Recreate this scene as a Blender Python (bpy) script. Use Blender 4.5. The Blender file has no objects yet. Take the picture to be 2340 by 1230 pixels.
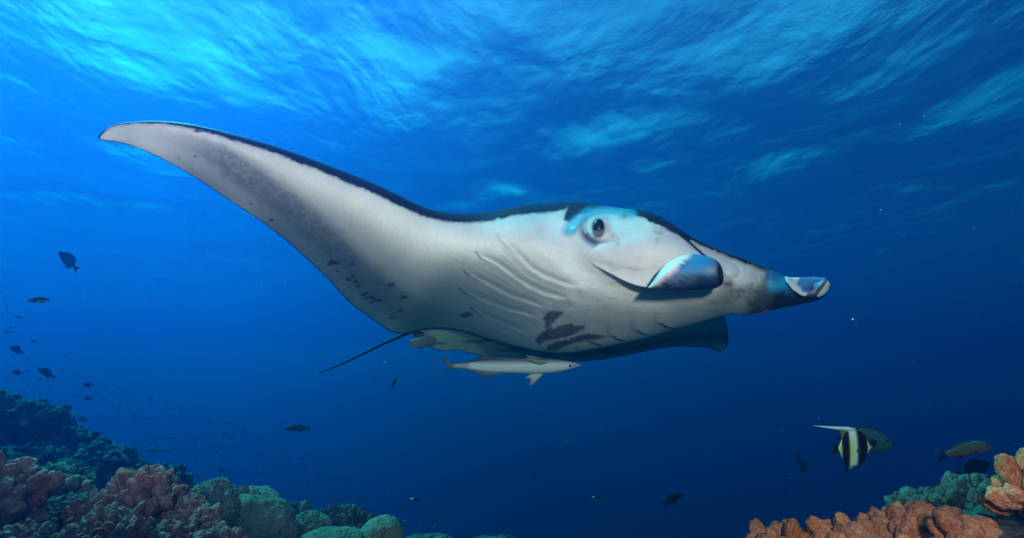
import bpy, bmesh, math, random
import numpy as np
from mathutils import Vector, Matrix, noise as mnoise

SC = bpy.context.scene
COL = SC.collection
rng = random.Random(7)
nrng = np.random.default_rng(7)

# ---------------------------------------------------------------- camera
W, H, FPX = 2340.0, 1230.0, 1200.0
PITCH = math.radians(12.0)
cam_d = bpy.data.cameras.new('camera')
cam = bpy.data.objects.new('camera', cam_d)
COL.objects.link(cam)
cam_d.sensor_width = 36.0
cam_d.lens = 36.0 * FPX / W
cam_d.clip_start = 0.05
cam_d.clip_end = 1000
cam.rotation_euler = (math.radians(90) + PITCH, 0, 0)
SC.camera = cam

# ---------------------------------------------------------------- light
SUN_AZ, SUN_EL = math.radians(-51), math.radians(48)
world = bpy.data.worlds.new('World')
SC.world = world
world.use_nodes = True
wn = world.node_tree
bg = wn.nodes['Background']
sky = wn.nodes.new('ShaderNodeTexSky')
sky.sky_type = 'NISHITA'
sky.sun_disc = False
sky.sun_elevation = SUN_EL
sky.sun_rotation = SUN_AZ
wn.links.new(sky.outputs[0], bg.inputs['Color'])
bg.inputs['Strength'].default_value = 0.15

sun_d = bpy.data.lights.new('sun', 'SUN')
sun = bpy.data.objects.new('sun', sun_d)
COL.objects.link(sun)
sun_d.energy = 5.0
sun_d.angle = math.radians(0.5)
sun_d.color = (1.0, 0.96, 0.9)
sdir = Vector((math.sin(SUN_AZ) * math.cos(SUN_EL), math.cos(SUN_AZ) * math.cos(SUN_EL), math.sin(SUN_EL)))
sun.rotation_euler = sdir.to_track_quat('Z', 'Y').to_euler()

# the photographer's pair of flash heads, on arms at either side of the camera
def strobe(loc, target, watts, size, cone):
    d = bpy.data.lights.new('camera_strobe', 'SPOT')
    o = bpy.data.objects.new('camera_strobe', d)
    COL.objects.link(o)
    d.energy = watts
    d.color = (1.0, 0.41, 0.355)
    d.spot_size = math.radians(cone)
    d.spot_blend = 0.8
    d.shadow_soft_size = size
    o.location = loc
    o.rotation_euler = (Vector(target) - Vector(loc)).to_track_quat('-Z', 'Y').to_euler()
STROBES = True
if STROBES:
    strobe((-0.75, -0.1, 0.50), (-1.05, 2.3, 1.02), 190, 0.09, 83)
    strobe((0.62, -0.1, 0.50), (0.75, 2.4, 0.42), 265, 0.09, 92)

SC.view_settings.view_transform = 'Standard'
SC.view_settings.look = 'None'
SC.view_settings.gamma = 1.0
SC.view_settings.use_curve_mapping = False
SC.view_settings.exposure = 0.95
SC.cycles.volume_bounces = 0
SC.cycles.max_bounces = 6
SC.cycles.transparent_max_bounces = 12

# ---------------------------------------------------------------- helpers
def at(px, py, d):
    """point on the ray through photograph pixel (px, py), d metres deep along the view axis"""
    x = (px - W / 2) / FPX * d
    v = (H / 2 - py) / FPX * d
    c, s = math.cos(PITCH), math.sin(PITCH)
    return Vector((x, d * c - v * s, d * s + v * c))

def at_np(px, py, d):
    x = (px - W / 2) / FPX * d
    v = (H / 2 - py) / FPX * d
    c, s = math.cos(PITCH), math.sin(PITCH)
    return np.stack([x, d * c - v * s, d * s + v * c], -1)

def tag(o, label=None, cat=None, group=None, kind=None):
    if label: o['label'] = label
    if cat: o['category'] = cat
    if group: o['group'] = group
    if kind: o['kind'] = kind
    return o

def empty(name, loc=(0, 0, 0)):
    o = bpy.data.objects.new(name, None)
    o.empty_display_size = 0.1
    o.location = loc
    COL.objects.link(o)
    return o

def mesh_obj(name, verts, faces, mat, parent=None, smooth=True, colors=None, world_origin=None):
    """verts in world space; stored relative to the parent (whose matrix is a pure translation) or world_origin"""
    me = bpy.data.meshes.new(name)
    off = Vector(world_origin) if world_origin is not None else Vector((0, 0, 0))
    vs = np.asarray(verts, dtype=np.float64)
    org = np.array(off)
    q = parent
    while q is not None:
        org = org + np.array(q.location); q = q.parent
    vs = vs - org
    me.from_pydata(vs.tolist(), [], faces if isinstance(faces, list) else faces.tolist())
    if colors is not None:
        a = me.color_attributes.new('col', 'FLOAT_COLOR', 'POINT')
        c = np.ones((len(vs), 4)); c[:, :3] = colors
        a.data.foreach_set('color', c.astype(np.float32).ravel())
    if smooth:
        me.polygons.foreach_set('use_smooth', [True] * len(me.polygons))
    if mat: me.materials.append(mat)
    me.update()
    o = bpy.data.objects.new(name, me)
    COL.objects.link(o)
    if parent is not None: o.parent = parent
    elif world_origin is not None: o.location = off
    return o

class NT:
    """small wrapper for building node trees"""
    def __init__(self, name):
        self.m = bpy.data.materials.new(name)
        self.m.use_nodes = True
        self.t = self.m.node_tree
        self.t.nodes.clear()
        self.out = self.t.nodes.new('ShaderNodeOutputMaterial')
    def n(self, typ, **kw):
        nd = self.t.nodes.new(typ)
        for k, v in kw.items():
            if k.startswith('_'): setattr(nd, k[1:], v)
            else: nd.inputs[k.replace('__', ' ')].default_value = v
        return nd
    def l(self, a, b):
        self.t.links.new(a, b)
    def math(self, op, a, b=None, c=None, clamp=False):
        nd = self.t.nodes.new('ShaderNodeMath'); nd.operation = op; nd.use_clamp = clamp
        for i, v in enumerate((a, b, c)):
            if v is None: continue
            if hasattr(v, 'links'): self.l(v, nd.inputs[i])
            else: nd.inputs[i].default_value = v
        return nd.outputs[0]
    def ramp(self, fac, stops, interp='LINEAR'):
        nd = self.t.nodes.new('ShaderNodeValToRGB')
        nd.color_ramp.interpolation = interp
        el = nd.color_ramp.elements
        while len(el) < len(stops): el.new(0.5)
        for e, (p, c) in zip(el, stops):
            e.position = p; e.color = (*c, 1) if len(c) == 3 else c
        self.l(fac, nd.inputs[0])
        return nd.outputs[0]
    def mix(self, fac, a, b, mode='MIX'):
        nd = self.t.nodes.new('ShaderNodeMix'); nd.data_type = 'RGBA'; nd.blend_type = mode
        for s, v in ((nd.inputs[0], fac), (nd.inputs[6], a), (nd.inputs[7], b)):
            if hasattr(v, 'links'): self.l(v, s)
            elif isinstance(v, tuple): s.default_value = (*v, 1) if len(v) == 3 else v
            else: s.default_value = v
        return nd.outputs[2]

# ---------------------------------------------------------------- water: the surface overhead and the body of water
SURF_Z = 6.0
def water_surface_material():
    k = NT('water_surface')
    geo = k.n('ShaderNodeNewGeometry')
    mp = k.n('ShaderNodeMapping'); k.l(geo.outputs['Position'], mp.inputs['Vector'])
    mp.inputs['Rotation'].default_value = (0, 0, math.radians(WAVE_ROT))
    mp.inputs['Scale'].default_value = (1.0, 0.62, 1.0)
    warp = k.n('ShaderNodeTexNoise', Scale=0.5, Detail=2.0); k.l(mp.outputs[0], warp.inputs['Vector'])
    add = k.n('ShaderNodeVectorMath', _operation='MULTIPLY_ADD')
    k.l(warp.outputs['Color'], add.inputs[0]); add.inputs[1].default_value = (0.6, 0.6, 0); k.l(mp.outputs[0], add.inputs[2])
    n1 = k.n('ShaderNodeTexNoise', Scale=0.45, Detail=3.0, Roughness=0.5); k.l(add.outputs[0], n1.inputs['Vector'])
    n2 = k.n('ShaderNodeTexNoise', Scale=2.4, Detail=9.0, Roughness=0.62); k.l(add.outputs[0], n2.inputs['Vector'])
    h = k.math('ADD', k.math('MULTIPLY', n1.outputs[0], 1.7), k.math('MULTIPLY', n2.outputs[0], 0.19))
    # gusts: choppier and calmer stretches of water
    gu = k.n('ShaderNodeTexNoise', Scale=0.16, Detail=2.0, Roughness=0.5); gof = k.n('ShaderNodeVectorMath', _operation='ADD'); k.l(geo.outputs['Position'], gof.inputs[0]); gof.inputs[1].default_value = GUST_AT; k.l(gof.outputs[0], gu.inputs['Vector'])
    gust = k.n('ShaderNodeMapRange'); gust.interpolation_type = 'SMOOTHSTEP'
    gust.inputs['From Min'].default_value = 0.36; gust.inputs['From Max'].default_value = 0.62
    gust.inputs['To Min'].default_value = 0.42; gust.inputs['To Max'].default_value = 1.15; k.l(gu.outputs[0], gust.inputs['Value'])
    h = k.math('MULTIPLY', h, gust.outputs[0])
    bump = k.n('ShaderNodeBump', Strength=1.0, Distance=WAVE_H); k.l(h, bump.inputs['Height'])
    dot = k.n('ShaderNodeVectorMath', _operation='DOT_PRODUCT')
    k.l(bump.outputs[0], dot.inputs[0]); k.l(geo.outputs['Incoming'], dot.inputs[1])
    d = k.math('ABSOLUTE', dot.outputs['Value'])
    mr = k.n('ShaderNodeMapRange'); mr.interpolation_type = 'SMOOTHSTEP'
    mr.inputs['From Min'].default_value = TR0; mr.inputs['From Max'].default_value = TR1
    mr.inputs['To Min'].default_value = 0.07; mr.inputs['To Max'].default_value = 0.92
    k.l(d, mr.inputs['Value'])
    gl = k.n('ShaderNodeBsdfGlossy', Roughness=0.08, Color=(0.9, 0.9, 0.9, 1)); k.l(bump.outputs[0], gl.inputs['Normal'])
    tr = k.n('ShaderNodeBsdfTransparent')
    mx = k.n('ShaderNodeMixShader'); k.l(mr.outputs[0], mx.inputs[0]); k.l(gl.outputs[0], mx.inputs[1]); k.l(tr.outputs[0], mx.inputs[2])
    k.l(mx.outputs[0], k.out.inputs['Surface'])
    return k.m
GUST_AT = (33.0, 11.0, 0.0)
WAVE_ROT, WAVE_H, TR0, TR1 = 25, 0.30, 0.42, 0.83

def build_water():
    # an open sheet with real swell, finer near the camera
    n = 220
    t = np.linspace(-1, 1, n)
    c = np.sign(t) * (12 * np.abs(t) + 68 * np.abs(t) ** 3)
    X, Y = np.meshgrid(c, c + 12, indexing='ij')
    Z = SURF_Z + 0.09 * np.sin(X * 0.9 + Y * 0.5 + 1) + 0.07 * np.sin(X * 0.4 - Y * 1.1) + 0.04 * np.sin(X * 1.9 + Y * 1.3 + 2)
    V = np.stack([X, Y, Z], -1).reshape(-1, 3)
    i, j = np.meshgrid(np.arange(n - 1), np.arange(n - 1), indexing='ij')
    a = (i * n + j).ravel()
    F = np.stack([a, a + 1, a + n + 1, a + n], -1)
    o = mesh_obj('water_surface', V, F, water_surface_material())
    tag(o, kind='structure')
    # the water itself
    k = NT('water_body')
    pv = k.n('ShaderNodeVolumePrincipled')
    D = VOL_D
    pv.inputs['Density'].default_value = D
    sc_ = VOL_S; ab = VOL_A
    color = [s / D for s in sc_]
    pv.inputs['Color'].default_value = (*color, 1)
    acol = [max(0.0, 1 - a / (D * (1 - c))) ** 2 for a, c in zip(ab, color)]
    pv.inputs['Absorption Color'].default_value = (*acol, 1)
    pv.inputs['Anisotropy'].default_value = VOL_G
    k.l(pv.outputs[0], k.out.inputs['Volume'])
    x0, x1, y0, y1, z0, z1 = -85, 85, -72, 97, -17, SURF_Z + 0.6
    V = [(x, y, z) for z in (z0, z1) for y in (y0, y1) for x in (x0, x1)]
    F = [(0, 2, 3, 1), (4, 5, 7, 6), (0, 1, 5, 4), (2, 6, 7, 3), (0, 4, 6, 2), (1, 3, 7, 5)]
    o = mesh_obj('haze', V, F, k.m, smooth=False)
    tag(o, kind='stuff')
VOL_D = 0.3
VOL_S = (0.0012, 0.0074, 0.0470)
VOL_A = (0.27, 0.044, 0.0135)
VOL_G = 0.68
build_water()
# ---------------------------------------------------------------- numeric helpers
def spline(xs, ys, xq):
    """natural cubic spline; ys may be (n, k)"""
    xs = np.asarray(xs, float); ys = np.asarray(ys, float)
    if ys.ndim == 1: ys = ys[:, None]
    n = len(xs); h = np.diff(xs)
    A = np.zeros((n, n)); R = np.zeros((n, ys.shape[1]))
    A[0, 0] = A[-1, -1] = 1
    for i in range(1, n - 1):
        A[i, i - 1], A[i, i], A[i, i + 1] = h[i - 1], 2 * (h[i - 1] + h[i]), h[i]
        R[i] = 6 * ((ys[i + 1] - ys[i]) / h[i] - (ys[i] - ys[i - 1]) / h[i - 1])
    M = np.linalg.solve(A, R)
    i = np.clip(np.searchsorted(xs, xq) - 1, 0, n - 2)
    t = (np.asarray(xq) - xs[i])[:, None]; hh = h[i][:, None]
    a, b, Ma, Mb = ys[i], ys[i + 1], M[i], M[i + 1]
    return a + t * ((b - a) / hh - hh * (2 * Ma + Mb) / 6) + t * t * Ma / 2 + t ** 3 * (Mb - Ma) / (6 * hh)

def sstep(x, a, b):
    t = np.clip((x - a) / (b - a), 0, 1)
    return t * t * (3 - 2 * t)

_lat = np.random.default_rng(11).random((256, 256))
def vnoise(x, y):
    xi = np.floor(x).astype(int); yi = np.floor(y).astype(int)
    fx = x - xi; fy = y - yi
    fx = fx * fx * (3 - 2 * fx); fy = fy * fy * (3 - 2 * fy)
    g = lambda i, j: _lat[i % 256, j % 256]
    return (g(xi, yi) * (1 - fx) + g(xi + 1, yi) * fx) * (1 - fy) + (g(xi, yi + 1) * (1 - fx) + g(xi + 1, yi + 1) * fx) * fy
def fbm(x, y, oct=4):
    s = 0; a = 0.5; t = 0
    for k in range(oct):
        s = s + a * vnoise(x * 2 ** k + 17 * k, y * 2 ** k + 31 * k); t += a; a *= 0.5
    return s / t

def seg(px, py, pts):
    """distance to a polyline, signed distance (+ = right-hand/below side in image), parameter 0..1 along it"""
    pts = np.asarray(pts, float)
    L = np.r_[0, np.cumsum(np.hypot(*np.diff(pts, axis=0).T))]
    best = np.full(px.shape, 1e9); sg = np.ones(px.shape); par = np.zeros(px.shape)
    for i in range(len(pts) - 1):
        ax, ay = pts[i]; bx, by = pts[i + 1]
        dx, dy = bx - ax, by - ay; l2 = dx * dx + dy * dy
        t = np.clip(((px - ax) * dx + (py - ay) * dy) / l2, 0, 1)
        d = np.hypot(px - ax - t * dx, py - ay - t * dy)
        c = dx * (py - ay) - dy * (px - ax)
        m = d < best
        best = np.where(m, d, best); sg = np.where(m, np.sign(c) + (c == 0), sg)
        par = np.where(m, (L[i] + t * (L[i + 1] - L[i])) / L[-1], par)
    return best, best * sg, par

def poly(px, py, pts):
    """signed distance to a closed polygon, negative inside"""
    pts = list(pts)
    d, _, _ = seg(px, py, pts + [pts[0]])
    inside = np.zeros(px.shape, bool)
    j = len(pts) - 1
    for i in range(len(pts)):
        xi, yi = pts[i]; xj, yj = pts[j]
        c = ((yi > py) != (yj > py)) & (px < (xj - xi) * (py - yi) / (yj - yi + 1e-9) + xi)
        inside ^= c; j = i
    return np.where(inside, -d, d)

def lerp(a, b, t):
    return a + (np.asarray(b) - a) * t[..., None]

def solid(name, stations, nu, nv, mat, parent, disp=None, color=None, nback=40, eT=0.5):
    """closed body lofted through chord stations (T, B, mid depths, thickness, trailing exponent);
    returns the object and its camera-side grid"""
    n = len(stations)
    T = np.array([s[0] for s in stations], float); B = np.array([s[1] for s in stations], float)
    D = np.array([s[2] if len(s[2]) == 4 else [s[2][0], s[2][0] + (s[2][1] - s[2][0]) / 3, s[2][0] + (s[2][1] - s[2][0]) * 2 / 3, s[2][1]] for s in stations], float)
    TH = np.array([s[3] for s in stations], float); EX = np.array([s[4] for s in stations], float)
    mid = (T + B) / 2
    k = np.r_[0, np.cumsum(np.sqrt(np.hypot(*np.diff(mid, axis=0).T)) * 1.0)]
    u = np.linspace(0, k[-1], nu)
    S = spline(k, np.hstack([T, B, D, TH[:, None], EX[:, None]]), u)
    Tq, Bq, Dq, THq, EXq = S[:, 0:2], S[:, 2:4], S[:, 4:8], np.maximum(S[:, 8], 0.003), S[:, 9]
    def side(nv_, sgn, cut):
        w = (1 - np.cos(np.pi * np.linspace(0, 1, nv_))) / 2
        w = 0.55 * w + 0.45 * np.linspace(0, 1, nv_)
        if cut: w = w[1:-1]
        v = w[None, :].repeat(nu, 0)
        P = Tq[:, None, :] * (1 - v[..., None]) + Bq[:, None, :] * v[..., None]
        # cubic through the four depths
        t = v * 3
        b0 = -(t - 1) * (t - 2) * (t - 3) / 6; b1 = t * (t - 2) * (t - 3) / 2
        b2 = -t * (t - 1) * (t - 3) / 2; b3 = t * (t - 1) * (t - 2) / 6
        m = b0 * Dq[:, 0:1] + b1 * Dq[:, 1:2] + b2 * Dq[:, 2:3] + b3 * Dq[:, 3:4]
        ex = EXq[:, None]
        pr = v ** eT * (1 - v) ** ex
        vm = eT / (eT + ex); pr = pr / (vm ** eT * (1 - vm) ** ex)
        pr = np.minimum(pr, 1.0)
        # the end stations close up
        e = np.minimum(u / k[-1] / 0.012, 1.0)[:, None] ** 0.5
        d = m + sgn * 0.5 * THq[:, None] * pr * e
        px, py = P[..., 0], P[..., 1]
        if sgn < 0 and disp is not None:
            wgt = np.minimum(np.minimum(v, 1 - v) / 0.04, 1)
            d = d + disp(px, py) * wgt
        return px, py, d, v
    fx, fy, fd, fv = side(nv, -1, False)
    bx, by, bd, bv = side(nback, +1, True)
    V = np.concatenate([at_np(fx, fy, fd), at_np(bx, by, bd)[:, ::-1]], 1)   # ring: front down, back up
    m = V.shape[1]
    i, j = np.meshgrid(np.arange(nu - 1), np.arange(m), indexing='ij')
    a = (i * m + j).ravel(); b = (i * m + (j + 1) % m).ravel()
    F = np.stack([a, b, b + m, a + m], -1).tolist()
    F.append(list(range(m))[::-1]); F.append([(nu - 1) * m + q for q in range(m)])
    C = None
    if color is not None:
        cf = color(fx, fy, fv, Tq, Bq)
        cb = np.full(bx.shape + (3,), 0.0); cb[:] = BACK
        C = np.concatenate([cf, cb[:, ::-1]], 1).reshape(-1, 3)
    o = mesh_obj(name, V.reshape(-1, 3), F, mat, parent, colors=C)
    return o, (fx, fy, fd)
BACK = (0.02, 0.022, 0.026)

def skin_material(name, rough=0.45, bump=0.0015, speck=0.12):
    k = NT(name)
    at_ = k.n('ShaderNodeAttribute'); at_.attribute_name = 'col'
    tc = k.n('ShaderNodeTexCoord')
    n1 = k.n('ShaderNodeTexNoise', Scale=60.0, Detail=8.0, Roughness=0.75); k.l(tc.outputs['Object'], n1.inputs['Vector'])
    n2 = k.n('ShaderNodeTexNoise', Scale=5.0, Detail=4.0, Roughness=0.6); k.l(tc.outputs['Object'], n2.inputs['Vector'])
    f = k.math('MULTIPLY_ADD', n1.outputs[0], speck, 1.0 - speck / 2)
    f2 = k.math('MULTIPLY_ADD', n2.outputs[0], speck, 1.0 - speck / 2)
    ff = k.math('MULTIPLY', f, f2)
    vm = k.n('ShaderNodeVectorMath', _operation='SCALE'); k.l(at_.outputs['Color'], vm.inputs[0]); k.l(ff, vm.inputs['Scale'])
    b = k.n('ShaderNodeBsdfPrincipled', Roughness=rough)
    b.inputs['Specular IOR Level'].default_value = 0.12
    k.l(vm.outputs[0], b.inputs['Base Color'])
    bp = k.n('ShaderNodeBump', Strength=0.6, Distance=bump); k.l(n1.outputs[0], bp.inputs['Height']); k.l(bp.outputs[0], b.inputs['Normal'])
    k.l(b.outputs[0], k.out.inputs['Surface'])
    return k.m

# ---------------------------------------------------------------- the manta ray
WHITE = np.array([0.66, 0.63, 0.63])
GREY = np.array([0.125, 0.145, 0.138])
BLACK = np.array([0.011, 0.012, 0.014])
GILLS = [
    [(1137, 535), (1142, 550), (1174, 580), (1208, 614), (1242, 636), (1294, 655), (1328, 660)],
    [(1087, 576), (1098, 590), (1140, 610), (1170, 632), (1208, 658), (1242, 674), (1276, 683), (1302, 686)],
    [(1060, 620), (1075, 632), (1090, 640), (1123, 657), (1165, 679), (1200, 690), (1249, 708)],
    [(1049, 659), (1066, 671), (1085, 681), (1123, 696), (1165, 713), (1195, 718), (1230, 729)],
    [(1075, 703), (1097, 719), (1119, 731), (1165, 749), (1208, 766)]]
FARGILLS = [[(1492, 741), (1510, 738), (1522, 747), (1545, 753)], [(1440, 758), (1455, 755), (1467, 762), (1482, 768)],
            [(1385, 770), (1400, 767), (1412, 776), (1430, 780)], [(1335, 781), (1348, 779), (1362, 787), (1377, 791)]]
LIP = [(1490, 500), (1520, 512), (1545, 529), (1575, 554), (1607, 583), (1640, 612)]

def manta_disp(px, py):
    d = np.zeros(px.shape)
    for i, g in enumerate(GILLS):
        _, s, p = seg(px, py, g)
        fade = sstep(p, 0.0, 0.12) * (1 - sstep(p, 0.85, 1.0))
        A = 0.0085
        ridge = np.where(s > 0, np.exp(-s / 16.0), np.exp(s / 2.5))
        groove = np.where(s < 0, np.exp(-((s + 7) / 7.0) ** 2), 0)
        d += fade * (-A * ridge + 0.8 * A * groove)
        for o_, am in ((13, .12), (24, .08)):
            d += fade * am * A * (np.exp(-((s - o_) / 2.2) ** 2) - np.exp(-((s - o_ - 5) / 4.0) ** 2))
        ks, _, _ = seg(px, py, g[-2:])
        d += -0.006 * np.exp(-(np.hypot(px - g[-1][0], py - g[-1][1]) / 9) ** 2)
    for g in FARGILLS:
        ds, s, p = seg(px, py, g)
        fade = sstep(p, 0.02, 0.3) * (1 - sstep(p, 0.8, 1.0))
        d += fade * (-0.015 * np.where(s < 0, np.exp(s / 22.0), np.exp(-s / 1.5)))
    # eye bulge in its socket
    r = np.hypot((px - 1367) / 1.0, (py - 521) / 1.0)
    d += -0.020 * np.exp(-(r / 25) ** 4) + 0.008 * np.exp(-((r - 32) / 9) ** 2)
    # brow over the eye
    ds, s, _ = seg(px, py, [(1318, 520), (1335, 497), (1370, 487), (1420, 490)])
    d += -0.030 * np.exp(-(ds / 11) ** 2)
    # hollow between head side and belly, under the near horn
    ds, s, _ = seg(px, py, [(1255, 530), (1290, 560), (1330, 610), (1400, 650), (1500, 670)])
    d += 0.035 * np.exp(-(ds / 30) ** 2)
    # cheek swelling behind the eye
    d += -0.025 * np.exp(-((px - 1235) / 60) ** 2 - ((py - 545) / 45) ** 2)
    # the front of the face stands behind the near lip
    _, s, p = seg(px, py, LIP)
    face = sstep(-s, -1.0, 5.0) * sstep(px, 1500, 1580) * np.exp(-np.maximum(py - 640, 0) / 50)
    d += 0.07 * face
    # nub on the lip
    r = np.hypot(px - 1674, py - 620)
    d += -0.012 * np.exp(-(r / 12) ** 4) + 0.006 * np.exp(-((r - 17) / 4) ** 2)
    # slow undulation of the skin
    d += 0.012 * (fbm(px / 70, py / 45, 3) - 0.5) * sstep(px, 900, 1100)
    d += 0.005 * (fbm(px / 22 + 9, py / 14, 3) - 0.5) * sstep(px, 1000, 1150)
    d += 0.0022 * (fbm((px + py * 2.2) / 90, (py - px * .35) / 9, 3) - 0.5) * sstep(px, 1050, 1200) * sstep(py, 560, 620)
    return d

SPOTS = [(760, 600, 10), (752, 604, 7), (768, 601, 6), (776, 603, 5), (805, 604, 8), (771, 620, 5), (794, 637, 6), (808, 632, 6), (800, 640, 6),
         (812, 645, 8), (818, 655, 6), (830, 674, 7), (838, 671, 7), (845, 678, 7), (853, 682, 8), (836, 682, 6), (862, 686, 7), (870, 688, 7), (848, 692, 4),
         (893, 651, 9), (921, 680, 9), (916, 710, 7), (897, 726, 6), (1066, 719, 13), (620, 504, 6), (572, 466, 4), (445, 358, 4), (408, 361, 4),
         (455, 299, 9), (447, 299, 5), (1380, 555, 4), (1411, 557, 4), (1502, 549, 5)]
_sr = np.random.default_rng(5)
SCR = []
for q in range(260):
    t = _sr.random()
    cx = 400 + 420 * t + _sr.normal() * 28; cy = 318 + 250 * t ** 1.15 + _sr.normal() * 28
    an = math.radians(30 + 40 * (1 if _sr.random() > 0.55 else -1.2) + _sr.normal() * 22); ln = 6 + 18 * _sr.random() ** 2
    SCR.append([(cx - ln * math.cos(an), cy - ln * math.sin(an)), (cx + _sr.normal() * 1.5, cy + _sr.normal() * 1.5), (cx + ln * math.cos(an), cy + ln * math.sin(an))])

def manta_color(px, py, v, Tq, Bq):
    C = np.zeros(px.shape + (3,)); C[:] = WHITE
    N = fbm(px / 16, py / 16, 4); N2 = fbm(px / 5, py / 5, 3); N3 = fbm(px / 60, py / 60, 3)
    C = C * (0.88 + 0.2 * N3 + 0.10 * (N2 - .5) + 0.14 * (fbm(px / 2.6, py / 2.6, 2) - .5))[..., None]
    top = spline(np.array([224, 238, 262, 300, 355, 440, 520, 600, 700, 800, 880, 940, 990, 1050, 1110, 1180, 1250, 1310, 1380, 1440, 1500, 1550, 1600, 1650, 1700, 1760]),
                 np.array([312, 298, 285, 279, 277, 285, 303, 325, 359, 397, 431, 461, 480, 487, 485, 472, 466, 462, 470, 478, 491, 522, 552, 575, 593, 616]), px.ravel()).reshape(px.shape)
    dt = py - top
    # grey smoky band along the wing
    ds, s, p = seg(px, py, [(330, 300), (420, 318), (500, 352), (580, 408), (660, 468), (740, 540), (810, 610), (880, 672), (960, 722), (1040, 752), (1120, 776)])
    half = 18 + 34 * sstep(p, 0, 0.35)
    band = (1 - sstep(np.where(s > 0, ds * 1.0, ds * 1.25) + 16 * (N - 0.5), half * 0.35, half * 1.15))
    band *= 0.95 * sstep(p, 0.02, 0.22) * (1 - 0.75 * sstep(p, 0.62, 0.95))
    band *= 0.9 - 0.25 * N3
    C = lerp(C, GREY, np.clip(band, 0, 1))
    # pinkish grey towards the trailing margin
    C = lerp(C, np.array([0.42, 0.42, 0.41]), (0.45 * sstep(v, 0.72, 0.95) * (1 - sstep(px, 800, 950)))[...])
    # scratches
    sc = np.zeros(px.shape)
    for g in SCR:
        x0 = min(a[0] for a in g) - 3; x1 = max(a[0] for a in g) + 3; y0 = min(a[1] for a in g) - 3; y1 = max(a[1] for a in g) + 3
        m = (px > x0) & (px < x1) & (py > y0) & (py < y1)
        if m.any():
            ds, _, p = seg(px[m], py[m], g)
            sc[m] = np.maximum(sc[m], (1 - sstep(ds, 0.5, 1.7)) * (1 - np.abs(2 * p - 1) ** 3))
    C = lerp(C, np.array([0.50, 0.49, 0.47]), 0.48 * sc)
    # small spots
    for (x, y, r) in SPOTS:
        m = (np.abs(px - x) < 2.2 * r) & (np.abs(py - y) < 2 * r)
        if m.any():
            dd = np.hypot((px[m] - x) / 1.25 + 0.25 * (py[m] - y), (py[m] - y) * 1.5) / r + 0.9 * (N2[m] - 0.5)
            C[m] = lerp(C[m], BLACK * 2, 0.8 * (1 - sstep(dd, 0.45, 1.0)))
    # belly blotches
    for pg in ([(1240, 727), (1253, 714), (1262, 709), (1275, 712), (1291, 712), (1282, 722), (1268, 733), (1255, 748), (1245, 749), (1246, 738)],
               [(1222, 779), (1232, 765), (1245, 755), (1258, 748), (1263, 752), (1280, 745), (1305, 739), (1311, 744), (1338, 743), (1335, 750), (1318, 761), (1296, 770), (1262, 777), (1245, 779), (1233, 788)],
               [(1248, 799), (1255, 788), (1272, 781), (1292, 778), (1322, 766), (1345, 763), (1362, 764), (1388, 770), (1368, 776), (1340, 778), (1300, 788), (1282, 796), (1268, 803)],
               [(1310, 795), (1325, 792), (1318, 797)]):
        sd = poly(px, py, pg) + 5 * (N2 - 0.5)
        C = lerp(C, BLACK * 2.2, (0.93 - .25 * N) * (1 - sstep(sd, -3.0, 3.0)))
    # gill lines: the open end of each is dark
    for g in GILLS:
        ds, s, p = seg(px, py, g)
        C = lerp(C, GREY * 0.6, 0.75 * (1 - sstep(ds, 0.8, 3.2)) * (1 - sstep(p, 0.10, 0.34)) * (0.35 if g is GILLS[0] else 1))
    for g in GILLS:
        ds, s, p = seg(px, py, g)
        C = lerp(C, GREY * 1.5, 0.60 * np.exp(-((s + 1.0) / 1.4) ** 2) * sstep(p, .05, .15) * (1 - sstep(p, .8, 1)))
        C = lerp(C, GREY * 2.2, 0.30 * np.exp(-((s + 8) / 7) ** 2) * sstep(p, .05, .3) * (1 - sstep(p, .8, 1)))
    for g in FARGILLS:
        ds, s, p = seg(px, py, g)
        C = lerp(C, BLACK * 2, 0.85 * (1 - sstep(ds, 0.6, 2.2)) * sstep(p, 0.25, 0.45) * (1 - sstep(p, 0.85, 1)))
    # black leading edge that wraps over from the back
    lw = np.interp(px, [224, 300, 400, 500, 640, 800, 900, 960, 1050, 1120, 1180, 1250, 1290, 1310, 1350, 1420, 1470, 1500, 1540, 1580, 1640, 1720, 1800],
                   [2.5, 3, 6, 12, 17, 22, 23, 20, 21, 20, 19, 19, 16, 3, 3, 3, 16, 20, 17, 7, 5, 5, 5])
    edge = dt + 6 * (N - 0.5) + 5 * (N2 - 0.5)
    C = lerp(C, GREY * 1.3, .5 * (1 - sstep(edge, lw, lw + 8)))
    C = lerp(C, BLACK, 1 - sstep(edge, lw - 2.5, lw + 3.0))
    # dusky head cap; skylight and socket shade painted round the eye
    sd = poly(px, py, [(1300, 455), (1390, 460), (1388, 474), (1355, 481), (1325, 490), (1300, 506), (1291, 500), (1295, 480)])
    C = lerp(C, BLACK * 1.3, 1 - sstep(sd + 6 * (N - 0.5), -4, 7))
    ds, s, p = seg(px, py, [(1311, 462), (1299, 480), (1292, 502)])
    C = lerp(C, BLACK, 1 - sstep(ds, 1.2, 3.0))
    r = np.hypot(px - 1367, py - 521)
    an = np.arctan2(py - 521, px - 1367)
    C = lerp(C, np.array([0.04, 0.06, 0.12]), 0.95 * np.exp(-((r - 33) / 11) ** 2) * np.clip(-np.cos(an + 0.75) * 1.0 * 1.2, 0, 1) * sstep(py, 505, 535))  # socket shade painted as a dark crescent at the lower left
    TEAL = np.array([.02, .34, .50])  # skylight on the brow, put into the skin colour
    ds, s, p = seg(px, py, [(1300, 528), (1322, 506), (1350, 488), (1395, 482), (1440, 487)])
    C = lerp(C, TEAL, .80 * (1 - sstep(ds + 10 * (N - .5), 6, 22)))
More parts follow.
